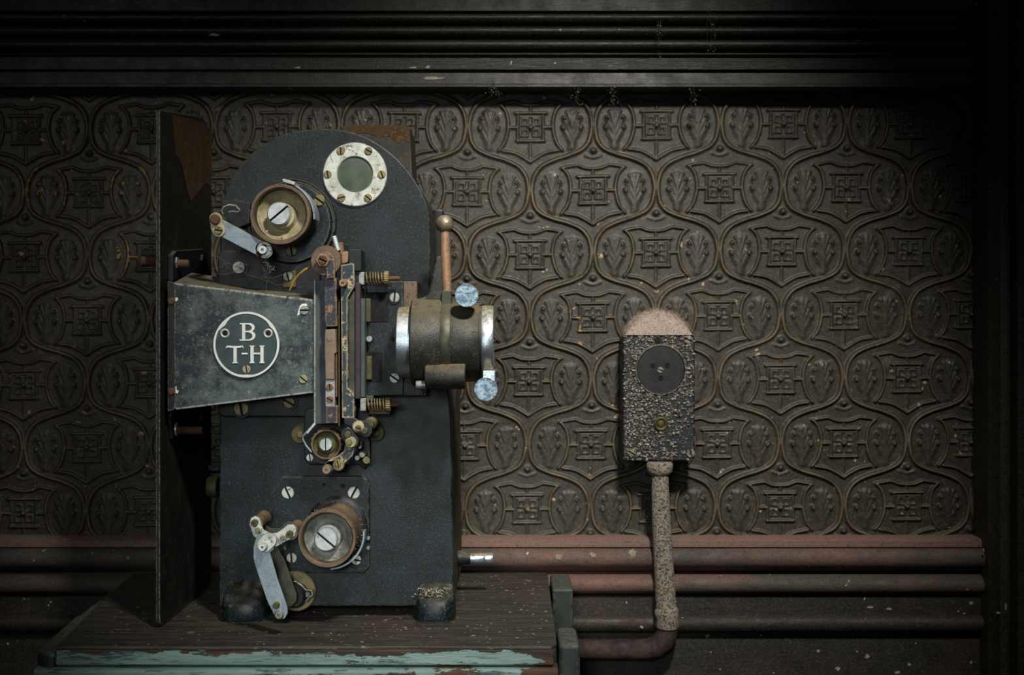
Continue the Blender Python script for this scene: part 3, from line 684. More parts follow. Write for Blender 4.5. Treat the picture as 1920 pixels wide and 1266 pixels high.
# upper roller arm
YA = -.058
bm = B(); ppoly(bm, caps((409, 424), (497, 471), 15, 14), YA, .003); arm = obj('roller_arm', bm, 'bluish_steel', pr, 'scuffed steel strap with pins', bevel=.0005)
bm = B(); ppoly(bm, caps((404, 410), (410, 432), 12, 12), YA-.003, .003); obj('arm_end', bm, 'nickel_cream', arm, bevel=.0005)
disc(404, 412, YA-.003, 9.5, .005, 'rust', arm, 'roller_pin'); screw(410, 432, YA-.003, 7.5, 10, 'brass', arm)
bm = B(); lathe(bm, [(0, 0), (S(9, YA), 0), (S(9, YA), -.034), (0, -.034)], W(406, 411, YA), 'Y', 26); obj('guide_roller', bm, 'olive_brass', arm)
bm = B(); lathe(bm, [(0, 0), (S(11, YA), 0), (S(12, YA), -.010), (S(9, YA), -.014), (S(9, YA), -.050), (0, -.050)], W(490, 466, YA), 'Y', 26); obj('guide_roller', bm, 'olive_brass', arm)
bm = B(); lathe(bm, [(S(14, YA), 0), (S(14, YA), .002), (S(9.5, YA), .002), (S(9, YA), 0)], W(496, 468, YA), 'Y', 30); obj('end_ring', bm, 'dull_nickel', arm)
bm = B(); c = W(494, 469, YA-.002); lathe(bm, [(0, .001), (S(3, YA), .001), (S(3, YA), .006), (S(7.5, YA), .006), (S(7.5, YA), 0)], c, 'Y', 26); obj('end_pin', bm, 'white_pin', arm)
screw(486, 476, YA-.0015, 6, 60, 'rust', arm)
bm = B(); ppoly(bm, caps((420, 425), (489, 455), 9, 10), YA+.036, .004); obj('back_strap', bm, 'olive_brass', arm, bevel=.0005)
# sprung clip behind the arm
pts = [W(x, y, -.04) for x, y in ((418, 402), (415, 395), (420, 388), (430, 384), (442, 386), (450, 394), (447, 398), (436, 397), (428, 398))]
obj('clip', tube(B(), pts, .0012, 6), 'dull_nickel', arm, smooth=60)
bm = B(); ppoly(bm, [(413, 378), (440, 374), (470, 380), (468, 420), (440, 430), (413, 425)], -.018, .018); obj('arm_bracket', bm, 'dark_iron', pr, bevel=.002)

# loose fasteners on the casting's face
screw(449, 502, -.0105, 12, 200, 'dull_nickel', pr, slot=.03, h=.004, ring=17)
screw(453, 766, -.0105, 14, 80, 'brass', pr, h=.003, ring=18)
bm = B(); pbox(bm, 529, 507, 555, 540, -.014, .014); lb = obj('lug', bm, 'olive_brass', pr, bevel=.002); screw(540, 518, -.0142, 9, 75, 'dull_nickel', lb)
screw(543, 755, -.012, 11, 30, 'brass', pr, h=.004, ring=15)
bm = B(); lathe(bm, [(0, 0), (S(13), 0), (S(13), .011), (0, .011)], W(543, 755, 0), 'Y', 24); obj('lug', bm, 'olive_brass', pr)
bm = B(); ppoly(bm, rrect(408, 470, 600, 782, 14), -.010, .011); obj('recess_plate', bm, 'dark_iron', pr, bevel=.002)

# lamp hood with the badge
YH = -.045; fr = [(325, 530), (598, 563), (601, 566), (601, 732), (597, 736), (330, 769), (324, 764), (322, 536)]
bm = B(); q = [W(x, y, YH) for x, y in fr]; a = [bm.verts.new(v) for v in q]
b = []
for v, (x, y) in zip(q, fr): b.append(bm.verts.new((v.x, YH+.075, v.z+(.015 if y < 600 else .0)*(1-.3*(x-325)/275))))
bm.faces.new(a); bm.faces.new(b[::-1])
for i in range(len(fr)): j = (i+1) % len(fr); bm.faces.new((a[i], b[i], b[j], a[j]))
hood = obj('lamp_hood', bm, 'hood_enamel', pr, 'scuffed blue-grey tapered hood with white chips', bevel=.0016, seg=3)
bm = B(); ppoly(bm, [(314, 527), (325, 529), (329, 536), (329, 764), (324, 770), (314, 772)], YH-.001, .08); obj('hood_flange', bm, 'shield_black', hood, bevel=.0012)
YG = YH-.0012
bm = B(); lathe(bm, [(0, -.0005), (S(60, YG), -.0005), (S(60, YG), .0015), (0, .0015)], W(462.5, 646.5, YG), 'Y', 80); badge = obj('badge', bm, 'badge_enamel', pr, 'round dark badge with white ring and letters')
bm = B(); lathe(bm, [(S(57.5, YG), .001), (S(58, YG), .0025), (S(61.5, YG), .0025), (S(62, YG), .0005), (S(57.5, YG), .0005)], W(462.5, 646.5, YG), 'Y', 90)
YT = YG-.0015
def stroke(bm, pts, wd, Y=YT, th=.001):
    P = [Vector(p) for p in pts]; L_, R_ = [], []
    for i, p in enumerate(P):
        d = (P[min(i+1, len(P)-1)]-P[max(i-1, 0)]).normalized(); n_ = Vector((-d.y, d.x)); ww = wd[i] if isinstance(wd, (list, tuple)) else wd
        L_.append(p+n_*ww/2); R_.append(p-n_*ww/2)
    ppoly(bm, [tuple(v) for v in L_+R_[::-1]], Y-th, th)
def crop(x, y): return (290+x/4.367, 500+y/4.367)
CN = [0]
def cs(bm, pts, w_): CN[0] += 1; stroke(bm, [crop(*p) for p in pts], w_/4.367 if not isinstance(w_, (list, tuple)) else [k/4.367 for k in w_], YT, .001+CN[0]*.00004)
# ring swells at the two holes and at the foot, as cast
for a0, wd in ((222, 16), (322, 12), (90, 8)):
    arc = [(462.5+(58.5)*math.cos(math.radians(a0+k)), 646.5+58.5*math.sin(math.radians(a0+k))) for k in range(-14, 15, 2)]
    stroke(bm, arc, [2+wd*.35*math.exp(-((i-7)/4)**2) for i in range(15)], YT+.0003, .0012)
cs(bm, [(728, 464), (728, 606)], 25)                                        # B
cs(bm, [(697, 468), (745, 468)], 10); cs(bm, [(694, 602), (750, 602)], 10)
top_ = [(728+0, 469), (765, 469)]+[(765+42*math.cos(math.radians(t_)), 500+31*math.sin(math.radians(t_))) for t_ in range(-80, 81, 16)]+[(765, 531), (735, 531)]
cs(bm, top_, [10, 11, 13, 17, 20, 22, 23, 23, 22, 20, 17, 13, 12, 10, 10][:len(top_)])
bot_ = [(735, 533), (768, 533)]+[(768+44*math.cos(math.radians(t_)), 567+34*math.sin(math.radians(t_))) for t_ in range(-80, 81, 16)]+[(765, 601), (735, 601)]
cs(bm, bot_, [10, 11, 13, 17, 21, 23, 25, 25, 23, 21, 18, 14, 12, 10, 10][:len(bot_)])
cs(bm, [(658, 655), (658, 788)], 26)                                        # T
cs(bm, [(582, 668), (592, 655), (612, 656), (640, 658), (680, 658), (704, 656), (718, 652), (726, 670)], [4, 14, 17, 15, 15, 16, 10, 3])
cs(bm, [(636, 787), (680, 787)], 9)
cs(bm, [(712, 713), (760, 713)], 13)                                        # -
cs(bm, [(797, 650), (797, 788)], 26); cs(bm, [(878, 650), (878, 788)], 26)  # H
cs(bm, [(797, 712), (878, 712)], 14)
for x in (797, 878): cs(bm, [(x-20, 651), (x+20, 651)], 8); cs(bm, [(x-20, 786), (x+20, 786)], 9)
obj('badge_lettering', bm, 'badge_white', badge, 'white ring and letters B T-H', smooth=20)
for x, y in ((422, 625), (503, 625)):
    bm = B(); c = W(x, y, YG-.001); k = S(1, YG)
    lathe(bm, [(k*9, 0), (k*8.5, .0015), (k*6.5, .0018), (k*5, .0012), (k*4.6, -.001)], c, 'Y', 30); e = obj('eyelet', bm, 'silver_ring', badge)
    bm = B(); lathe(bm, [(0, .0007), (k*5.2, .0007), (k*5.2, 0), (0, 0)], c, 'Y', 24); obj('hole', bm, 'hole_shade', badge)
screw(462.5, 692.5, YG-.001, 7.5, 80, 'nickel_cream', badge, h=.0015)
screw(571, 582, YH, 8.5, 0, 'dull_nickel', hood, h=.0022); screw(569, 711, YH, 8, 40, 'nickel_cream', hood, h=.0022)
for y in (565, 734): disc(322, y, YH-.001, 6.5, .003, 'rust', hood, 'rivet')

for pts_ in ([(562, 574), (566, 570), (574, 569), (577, 573), (568, 575), (564, 582), (563, 589), (557, 592), (559, 584)], [(326, 561), (332, 557), (334, 562), (329, 566)], [(326, 728), (331, 724), (331, 731), (335, 733), (333, 738), (327, 736)], [(596, 598), (599, 600), (598, 612), (593, 608)], [(592, 622), (599, 616), (599, 634), (595, 630)], [(596, 640), (599, 636), (599, 668), (596, 655)]):
    bm = B(); ppoly(bm, pts_, YH-.0003, .0006); obj('bare_patch', bm, 'badge_white', hood, 'white bare patch in the paint')
# side light shield (tall plate seen edge on)
XPl = W(300, 0, -.055).x
def yz_prism(bm, pts, x0, x1):
    a = [bm.verts.new((x0, p[0], p[1])) for p in pts]; b = [bm.verts.new((x1, p[0], p[1])) for p in pts]; n = len(pts)
    bm.faces.new(a); bm.faces.new(b[::-1])
    for i in range(n): bm.faces.new((a[i], b[i], b[(i+1) % n], a[(i+1) % n]))
    return bm
def py(x, y):   # a point of the plate's inner face seen at (x, y)
    d = XPl/((x-960)/FPX); return (d-DIST, -(y-633)/FPX*d)
zb = HT+.0015
pts = [(-.055, .2440), (-.052, .2470), (-.045, .2475), (.12, .2700), (.150, .2680), (.166, .258), (.172, .246), (.172, HT+.018), (.166, HT+.006), (.155, zb), (-.045, zb), (-.053, zb+.004), (-.055, zb+.012)]
bm = B(); yz_prism(bm, pts, XPl-.0045, XPl); plate = obj('side_shield', bm, 'shield_black', pr, 'tall black plate with chipped front edge', bevel=.0008)
bm = B(); rp = [py(322, 214), py(383, 231), py(391, 240), py(396, 250), py(396, 330), py(394, 350), py(386, 342), py(378, 352), py(366, 366), py(357, 376), py(350, 355), py(340, 310), py(330, 290), py(326, 250)]
yz_prism(bm, rp, XPl-.0002, XPl+.0006); obj('rust_patch', bm, 'rust_sheet', plate, 'orange-brown bare patch on the inner face')
def bolt(xa, xb, y, r, Y, mat, parent, name, thread=False, n=24):
    A_ = W(xa, y, Y); Bx = W(xb, y, Y).x; k = S(r, Y); L_ = Bx-A_.x
    prof = [(0, 0)]
    if thread:
        m = int(L_/.0016)
        for i in range(m): prof += [(k, L_*i/m), (k*.82, L_*(i+.5)/m)]
        prof += [(k*.9, L_), (0, L_)]
    else: prof += [(k*.93, 0), (k, L_*.15), (k, L_*.85), (k*.93, L_), (0, L_)]
    return obj(name, lathe(B(), prof, A_, 'X', n), mat, parent, smooth=50)
YB1 = -.02
def xplate(poly_px, th, mat, parent, name, label=None):
    bm = B(); yz_prism(bm, [py(x, y) for x, y in poly_px], XPl, XPl+th); return obj(name, bm, mat, parent, label, bevel=.0012)
br = xplate([(314, 480), (322, 470), (372, 467), (380, 474), (382, 512), (374, 525), (322, 533), (314, 528)], .006, 'dark_iron', pr, 'bracket')
Yq = .005
xa = W(0, 0, 0)
def at_plate(x): return XPl
bolt(321, 334, 493, 12, -.01, 'dull_nickel', br, 'nut', n=6); bolt(332, 354, 494, 7.5, -.01, 'copper', br, 'threaded_rod', True)
bolt(366, 383, 489, 13, .10, 'dark_iron', br, 'nut', n=6)
br = xplate([(314, 780), (320, 771), (330, 772), (333, 780), (333, 818), (326, 826), (317, 824)], .004, 'dark_iron', pr, 'bracket')
bolt(315, 333, 805, 13, -.005, 'steel', br, 'nut'); bolt(331, 380, 807, 7.5, -.005, 'rust', br, 'threaded_rod', True)
disc(377, 784, .09, 8, .004, 'dark_iron', plate, 'stud', axis='X')
bolt(268, 297, 490, 10, -.02, 'rust', plate, 'bolt_end', True)
# knob on the casing's left side
bolt(390, 409, 913, 20, .10, 'olive_brass', pr, 'side_knob'); bolt(392, 412, 880, 8, .12, 'dark_iron', pr, 'side_pin')
# drive shaft on the right
c0 = W(858, 1047, .12); k = S(1, .12); bm = B()
lathe(bm, [(0, 0), (k*14, 0), (k*15, .004), (k*12, .008), (k*11, .016), (0, .016)], c0, 'X', 32); sh = obj('shaft_collar', bm, 'dark_iron', pr)
bm = B(); lathe(bm, [(0, .012), (k*10, .012), (k*10, .031), (k*9.4, .032), (k*10, .033), (k*10.6, .034), (k*10.6, .0405), (k*9.5, .043), (0, .043)], c0, 'X', 32)
obj('drive_shaft', bm, 'barrel_chrome', sh, 'bright chrome stub shaft')

# ---- film gate
def bar(x0, y0, x1, y1, Y, th, mat, name, parent=pr, bev=.0007, label=None):
    bm = B(); pbox(bm, x0, y0, x1, y1, Y, th); return obj(name, bm, mat, parent, label, bevel=bev)
gate = bar(590, 525, 613, 795, -.048, .044, 'grey_strip', 'gate_backplate')
bar(588, 524, 592, 795, -.0495, .030, 'dull_nickel', 'edge_strip', gate)
bar(612, 540, 690, 742, -.030, .03, 'dark_iron', 'gate_block', gate)
bm = B(); ppoly(bm, [(608, 500), (628, 496), (628, 520), (631, 524), (632, 612), (612, 613), (609, 600)], -.064, .015)
gb = obj('gate_bar', bm, 'navy_paint', pr, 'navy bar chipped to copper along its edges', bevel=.0009)
bm = B(); ppoly(bm, [(609, 618), (629, 617), (631, 662), (627, 664), (627, 712), (610, 712), (608, 650)], -.066, .018)
tb = obj('gate_bar', bm, 'tan_film_steel', pr, 'smooth tan bar', bevel=.0014)
disc(618, 634, -.066, 6, .0008, 'tan_film_steel', tb, 'dimple')
bar(629, 664, 632, 745, -.060, .01, 'copper', 'film_strip', gate); bar(634, 560, 637, 800, -.058, .012, 'olive_brass', 'film_strip', gate)
lb2 = bar(610, 712, 628, 762, -.063, .016, 'dull_nickel', 'gate_bar'); screw(618.5, 726, -.063, 6.3, 85, 'copper', lb2); screw(618.5, 749, -.063, 6.3, 30, 'copper', lb2)
bar(611, 761, 633, 794, -.064, .018, 'navy_paint', 'gate_bar', pr, .0009)
bm = B(); ppoly(bm, [(639, 497), (660, 493), (664, 496), (665, 538), (658, 548), (652, 558), (652, 728), (664, 737), (664, 784), (641, 784), (639, 560)], -.062, .016)
obj('pressure_bar', bm, 'cream_paint', pr, 'stepped bar with navy paint worn to cream', bevel=.0009)
bar(651, 545, 666, 735, -.052, .02, 'olive_band', 'gate_channel', gate); bar(666, 530, 675.5, 748, -.056, .02, 'maroon_strip', 'gate_strip', gate, label='maroon strip')
bar(676, 560, 684, 745, -.050, .02, 'grey_strip', 'gate_strip', gate, label='dark slate strip')
bar(654, 468, 677, 508, -.055, .035, 'dark_iron', 'gate_head', gate)
bar(662, 503, 672, 545, -.050, .03, 'dark_iron', 'gate_head', gate)
bm = B(); lathe(bm, [(0, -.006), (S(8, -.06), -.006), (S(8, -.06), .010), (S(6, -.06), .012), (S(3, -.06), .012), (S(2.4, -.06), .010), (0, .010)], W(645, 532, -.062), 'Y', 26); obj('pin', bm, 'pale_copper', pr)
# idler disc and nut
bm = B(); k = S(1, -.068); c = W(611, 489, -.068)
lathe(bm, [(0, -.010), (k*28, -.010), (k*28.6, -.008), (k*28.6, 0), (k*27.5, .001), (0, .001)], c, 'Y', 56); idl = obj('idler_disc', bm, 'bronze_rim', pr, 'dull grey-brown disc')
bm = B(); ppoly(bm, [(594, 484), (599, 476), (608, 472), (618, 474), (625, 482), (628, 494), (628, 522), (612, 522), (612, 506), (598, 500)], -.073, .004); obj('idler_arm', bm, 'navy_paint', idl, bevel=.0006)
bm = B(); c = W(606, 488, -.073); lathe(bm, [(0, 0), (k*14, 0), (k*14, .003), (k*12, .0045), (k*9.5, .0045), (k*9.5, .002), (0, .002)], c, 'Y', 6); obj('hex_nut', bm, 'pale_copper', idl, smooth=20)
screw(606, 488, -.076, 8.5, 25, 'rust', idl, h=.003)
bm = B(); tube(bm, [W(626, 443, -.05), W(634, 470, -.05)], .0028, 12); obj('pin', bm, 'steel', pr, smooth=60)
bm = B(); tube(bm, [W(638, 455, -.045), W(641, 482, -.045)], .0034, 12); obj('pin', bm, 'copper', pr, smooth=60)
bm = B(); ppoly(bm, [(640, 474), (650, 470), (655, 478), (652, 492), (641, 495)], -.052, .012); obj('lug', bm, 'pale_copper', pr, bevel=.001)
# spring adjusters
def adjuster(y, xs, lab):
    Y = -.045; k = S(1, Y)
    a0 = W(xs, y, Y); n = bm = B()
    pbox(bm, xs, y-12, xs+11, y+12, Y-.005, .014); root = obj('spring_seat', bm, 'dull_nickel', pr, lab, bevel=.001)
    bm = B(); N = 150; x_s, x_e = W(xs+13, 0, Y).x, W(xs+50, 0, Y).x
    pts = []
    for i in range(N+1):
        t_ = i/N; ang = t_*2*PI*6.2; tt = t_+.035*math.sin(t_*2*PI)
        pts.append(Vector((x_s+(x_e-x_s)*tt, Y+k*11*math.cos(ang), a0.z+k*11*math.sin(ang))))
    obj('spring', tube(bm, pts, k*1.3, 7), 'brass', root, smooth=70)
    bm = B(); lathe(bm, [(0, 0), (k*4, 0), (k*4, x_e-x_s+.014), (k*2.5, x_e-x_s+.016), (0, x_e-x_s+.016)], Vector((x_s, Y, a0.z)), 'X', 20); obj('spindle', bm, 'rust', root)
    wob = lambda q, n_, t_: 1.0 if q % 2 else .94
    bm = B(); lathe(bm, [(0, 0), (k*13, 0), (k*14, .001), (k*14, .0048), (k*12.5, .0055), (0, .0055)], Vector((x_e-.001, Y, a0.z)), 'X', 44, wob=wob); obj('knurled_nut', bm, 'brass', root, smooth=20)
adjuster(522, 672, 'upper spring adjuster seat'); adjuster(759, 675, 'lower spring adjuster seat')
bar(692, 762, 731, 777, -.040, .03, 'olive_brass', 'adjuster_bracket'); bar(676, 742, 700, 752, -.035, .03, 'olive_band', 'adjuster_bracket')
# lens mount plate
lp = bar(683, 527, 756, 742, -.030, .03, 'black_enamel', 'lens_plate', bev=.0015)
bar(755, 528, 782, 742, -.022, .022, 'bronze_rim', 'slide_rail', lp); bar(756, 716, 800, 742, -.024, .024, 'cast_grey', 'slide_rail', lp)
bar(686, 548, 728, 604, -.0312, .002, 'hole_shade', 'slot', lp); bar(688, 660, 716, 716, -.0312, .002, 'hole_shade', 'slot', lp)  # flat near-black plates paint in the recess darkness; nothing is cut
bar(685, 560, 695, 604, -.036, .006, 'olive_brass', 'guide_strip', lp); bar(687, 668, 697, 712, -.036, .006, 'olive_brass', 'guide_strip', lp)
screw(740, 558, -.031, 9.5, 95, 'dull_nickel', lp, ring=12); screw(740, 709, -.031, 9.5, 35, 'dull_nickel', lp, ring=12); screw(737, 636, -.031, 4, 90, 'rust', lp)
disc(693, 636, -.036, 6, .006, 'dull_nickel', lp, 'stud')

# ---- lens in its clamp
YL = -.058; k = S(1, YL); cL = W(743, 642, YL)
def xr_(x): return W(x, 0, YL-.02).x-cL.x
def xl(prof, mat, name, parent, label=None, n=80, c=cL):
    return obj(name, lathe(B(), [(r*k, xr_(x)) for r, x in prof], c, 'X', n), mat, parent, label, smooth=40)
lens = xl([(0, 770), (78, 770), (82, 773), (82, 824), (80, 828), (0, 828)], 'cast_grey', 'lens_clamp', pr, 'dusty grey clamp barrel')
xl([(40, 743), (62, 743), (66, 746), (67, 758), (67, 772), (40, 772)], 'barrel_chrome', 'lens_ring', lens, 'bright left ring')
xl([(0, 827), (77, 827), (78, 829), (78, 844), (77, 846), (0, 846)], 'olive_band', 'clamp_band', lens, 'olive metal band')
xl([(0, 845), (74, 845), (75, 848), (74, 896), (72, 899), (0, 899)], 'cast_grey', 'clamp_barrel', lens)
xl([(0, 898), (69, 898), (69, 903), (67, 904), (0, 904)], 'dark_iron', 'barrel_groove', lens)
xl([(30, 903), (68, 903), (69, 905), (69, 921), (67, 925), (60, 925), (56, 922), (30, 921)], 'barrel_chrome', 'lens_ring', lens, 'bright right ring')
xl([(0, 917), (57, 917), (57, 918), (0, 921)], 'glass_green', 'lens_glass', lens)
# lug under barrel
c2 = W(798, 706, YL-.035); kk = S(1, YL-.035)
bm = B(); lathe(bm, [(0, 0), (kk*22, 0), (kk*24, .002), (kk*24, kk*73), (kk*22, kk*75), (0, kk*75)], c2, 'X', 40); obj('clamp_lug', bm, 'cast_grey', lens, smooth=40)
bm = B(); lathe(bm, [(0, 0), (kk*7, 0), (kk*8, .001), (kk*8, .010), (0, .010)], W(780, 722, YL-.03), 'X', 24); obj('clamp_screw', bm, 'dull_nickel', lens)
# fin
bm = B(); ppoly(bm, [(831, 477), (817, 481), (812, 500), (803, 548), (797, 557), (776, 562), (773, 600), (845, 600), (845, 560), (833, 552)], YL-.012, .022); obj('clamp_fin', bm, 'cast_grey', lens, bevel=.003, seg=3)
bm = B(); pbox(bm, 828, 545, 846, 600, YL-.018, .02); obj('lever_socket', bm, 'olive_band', lens, bevel=.001)
# lever
YV = YL-.010
bm = B(); tube(bm, [W(834, 430, YV), W(834.5, 470, YV), W(837, 520, YV), W(838.5, 553, YV)], [S(8.6, YV), S(9.3, YV), S(9, YV), S(8.2, YV)], 28); lev = obj('lever_rod', bm, 'pale_copper', pr, 'coppery lever rod', smooth=60)
bm = B(); R = S(17, YV); n = 20
lathe(bm, [(R*math.sin(PI*i/n), -R*math.cos(PI*i/n)) for i in range(n+1)], W(833.5, 420, YV), 'Y', 36)
obj('lever_knob', bm, 'ball_metal', lev, 'tarnished ball knob', smooth=80)
def thumb(x, y, r, nm):
    Y = YL-.047; kq = S(1, Y); bm = B()
    lathe(bm, [(0, 0), (kq*r*.93, 0), (kq*r, -.001), (kq*r, -.009), (kq*r*.9, -.010), (kq*9, -.010), (kq*9, -.045), (0, -.045)], W(x, y, Y), 'Y', 56)
    lathe(bm, [(kq*r*.90, 0), (kq*r*.93, .0006), (kq*r*.98, .0006), (kq*r, -.001)], W(x, y, Y), 'Y', 56)
    return obj('thumb_screw', bm, 'scratched_chrome', lens, nm)
thumb(875, 554, 22, 'upper scratched bluish thumb screw'); thumb(911, 730, 22, 'lower scratched bluish thumb screw')
bm = B(); pbox(bm, 905, 695, 929, 722, YL-.045, .02); obj('screw_tab', bm, 'barrel_chrome', lens, bevel=.001)

# ---- intermittent sprocket unit
bm = B(); ppoly(bm, rrect(569, 764, 694, 872, 16), -.012, .013); iu = obj('sprocket_plate', bm, 'black_enamel', pr, bevel=.003)
for cx, cy, r in ((563, 815, 17), (704, 812, 16)):
    bm = B(); ppoly(bm, caps((cx, cy), (cx+(20 if cx < 600 else -20), cy-8), r, 22), -.008, .009); e = obj('ear', bm, 'olive_brass', pr, bevel=.001)
    disc(cx, cy, -.008, 6, .0015, 'brass', e, 'rivet')
Yi = -.050; k = S(1, Yi); c = W(612, 833, Yi)
bm = B(); lathe(bm, [(0, -.038), (k*26, -.038), (k*26, -.002), (k*27.5, 0), (k*28, .001), (k*25, .0015), (k*24.5, -.002), (k*20, -.004), (k*16, -.002), (0, -.002)], c, 'Y', 56); isp = obj('film_sprocket', bm, 'olive_brass', pr)
bm = B(); lathe(bm, [(k*25, -.001), (k*25, .0022), (k*28, .0022), (k*28.6, -.004), (k*25.5, -.004)], c, 'Y', 56)
for q_ in range(18):
    a_ = 2*PI*q_/18; u = Vector((math.cos(a_), 0, math.sin(a_))); tube(bm, [c+u*k*27, c+u*k*30.3], [.0011, .0006], 6)
obj('toothed_rim', bm, 'copper', isp, 'copper toothed rim'); screw(612, 833, Yi-.002, 12, 90, 'steel', isp, h=.006, slot=.10)
obj('wire_guide', tube(B(), [W(x, y, -.05) for x, y in ((590, 797), (583, 802), (568, 818), (568, 824), (574, 836), (584, 848))], .0013, 8), 'bluish_steel', pr, smooth=60)
bm = B(); ppoly(bm, [(588, 793), (592, 796), (577, 814), (573, 812)], -.052, .008); obj('wire_guide', bm, 'steel', pr, bevel=.0005)
screw(582, 858, -.013, 7, 80, 'steel', iu, h=.004)
# curved arm
bm = B(); pts = []
for P_ in ([(646, 806), (655, 818), (658, 832), (653, 850), (640, 862), (624, 868), (612, 874)],):
    stroke(bm, P_, [16, 20, 20, 19, 19, 17, 12], -.058, .006)
ca = obj('curved_arm', bm, 'cream_paint', pr, 'curved black arm with worn edge', bevel=.0007)
bm = B(); ppoly(bm, caps((651, 815), (660, 828), 12, 13), -.066, .004); obj('arm_boss', bm, 'dark_iron', ca, bevel=.0006)
disc(652, 815, -.067, 6.5, .003, 'olive_brass', ca, 'pin'); disc(658, 829, -.067, 10.5, .002, 'nickel_cream', ca, 'washer'); disc(655, 829, -.069, 5.5, .005, 'brass', ca, 'pin')
disc(635, 872, -.064, 11, .003, 'brass', ca, 'washer'); screw(634, 869, -.067, 5.5, 75, 'brass', ca)
bm = B(); lathe(bm, [(0, -.012), (S(8.5), -.012), (S(8.5), .010), (S(7), .012), (S(2.6), .012), (S(2), .010), (0, .010)], W(615, 879, -.062), 'Y', 26); obj('pin', bm, 'tan_film_steel', ca)
bm = B(); ppoly(bm, caps((618, 874), (634, 871), 10, 9), -.064, .004); obj('arm_boss', bm, 'olive_band', ca, bevel=.0006)
# teardrop arm
bm = B(); ppoly(bm, [(644, 784), (664, 784), (672, 789), (690, 791), (698, 800), (698, 812), (692, 820), (684, 821), (674, 815), (660, 802), (645, 794)], -.062, .007); ta = obj('teardrop_arm', bm, 'dark_iron', pr, bevel=.001)
disc(672, 800, -.063, 11, .004, 'nickel_cream', ta, 'washer'); screw(672, 803, -.067, 6, 20, 'copper', ta); disc(684, 808, -.063, 6.3, .0035, 'olive_brass', ta, 'pin')
bm = B(); lathe(bm, [(0, 0), (k*12, 0), (k*12, .020), (k*8, .022), (k*8, .028), (0, .028)], W(698, 792, -.032), 'Y', 26); obj('arm_pivot', bm, 'olive_brass', ta)
for x, y, r in ((676, 830, 5), (681, 851, 6), (677, 836, 4), (672, 857, 5)): disc(x, y, -.030, r, .012, 'dull_nickel', iu, 'stud', n=14)
bm = B(); tube(bm, [W(682, 872, -.02), W(687, 863, -.040)], .004, 14); obj('stud', bm, 'olive_brass', iu, smooth=50)

# ---- lower sprocket plate, arms
bm = B(); ppoly(bm, [(528, 893), (678, 893), (688, 898), (693, 908), (693, 1060), (688, 1070), (678, 1075), (520, 1075), (500, 1070), (492, 1058), (490, 955), (497, 942)], -.006, .008)
lpz = obj('cover_plate', bm, 'black_enamel', pr, bevel=.002, seg=3)
for x, y, r, a_ in ((540, 924, 11.3, 65), (663.5, 924, 11.3, -62), (547, 1046, 9.5, 85), (668, 1050, 9, 10)): screw(x, y, -.006, r, a_, 'silver_ring', lpz, h=.002)
disc(643, 911, -.006, 4.5, .0006, 'hole_shade', lpz, 'hole'); disc(607, 909, -.006, 3, .0006, 'hole_shade', lpz, 'hole')
for x, y in ((691, 1009), (691, 1027), (535, 1027)): disc(x, y, -.006, 3.5, .004, 'dull_nickel', lpz, 'stud', n=14)
# raised collar around the lower sprocket
bm = B(); k = S(1); lathe(bm, [(0, 0), (k*60, 0), (k*58, .001), (k*54, .004), (k*50, .005), (0, .005)], W(632, 988, -.005), 'Y', 56); obj('sprocket_collar', bm, 'black_enamel', lpz)
YA2 = -.088
bm = B(); ppoly(bm, [(481, 1005), (490, 1001), (505, 1004), (514, 1012), (517, 1020), (512, 1032), (506, 1036), (520, 1085), (538, 1136), (539.5, 1150), (534, 1160), (524, 1163), (516, 1158), (500, 1125), (478, 1060), (475, 1046), (475, 1025)], YA2, .003)
la = obj('swing_arm', bm, 'bluish_steel', pr, 'long bluish-grey steel strap', bevel=.0006)
bm = B(); ppoly(bm, [(502, 1030), (520, 1028), (534, 1050), (556, 1115), (556, 1128), (545, 1138), (525, 1135)], -.045, .003); obj('back_strap', bm, 'olive_band', la, 'dark olive rear strap', bevel=.0006)
bm = B(); ppoly(bm, caps((496, 1022), (504, 1014), 14, 14), YA2-.004, .004); obj('arm_end', bm, 'silver_ring', la, bevel=.0006)
bm = B(); c = W(496, 1023, YA2-.004); k = S(1, YA2); lathe(bm, [(0, .004), (k*2.5, .004), (k*2.5, .012), (k*6.5, .012), (k*7, .010), (k*7, 0)], c, 'Y', 26); obj('end_pin', bm, 'white_pin', la)
bm = B(); ppoly(bm, caps((519, 1133), (521, 1140), 10, 10), YA2-.002, .002); obj('arm_end', bm, 'bluish_steel', la, bevel=.0005)
disc(519, 1134, YA2-.002, 6, .006, 'olive_brass', la, 'pin')
bm = B(); c = W(524, 1152, YA2); lathe(bm, [(k*9, 0), (k*9, .003), (k*6.5, .005), (k*3, .005), (k*2, .003), (0, .003)], c, 'Y', 28); obj('washer', bm, 'dull_nickel', la)
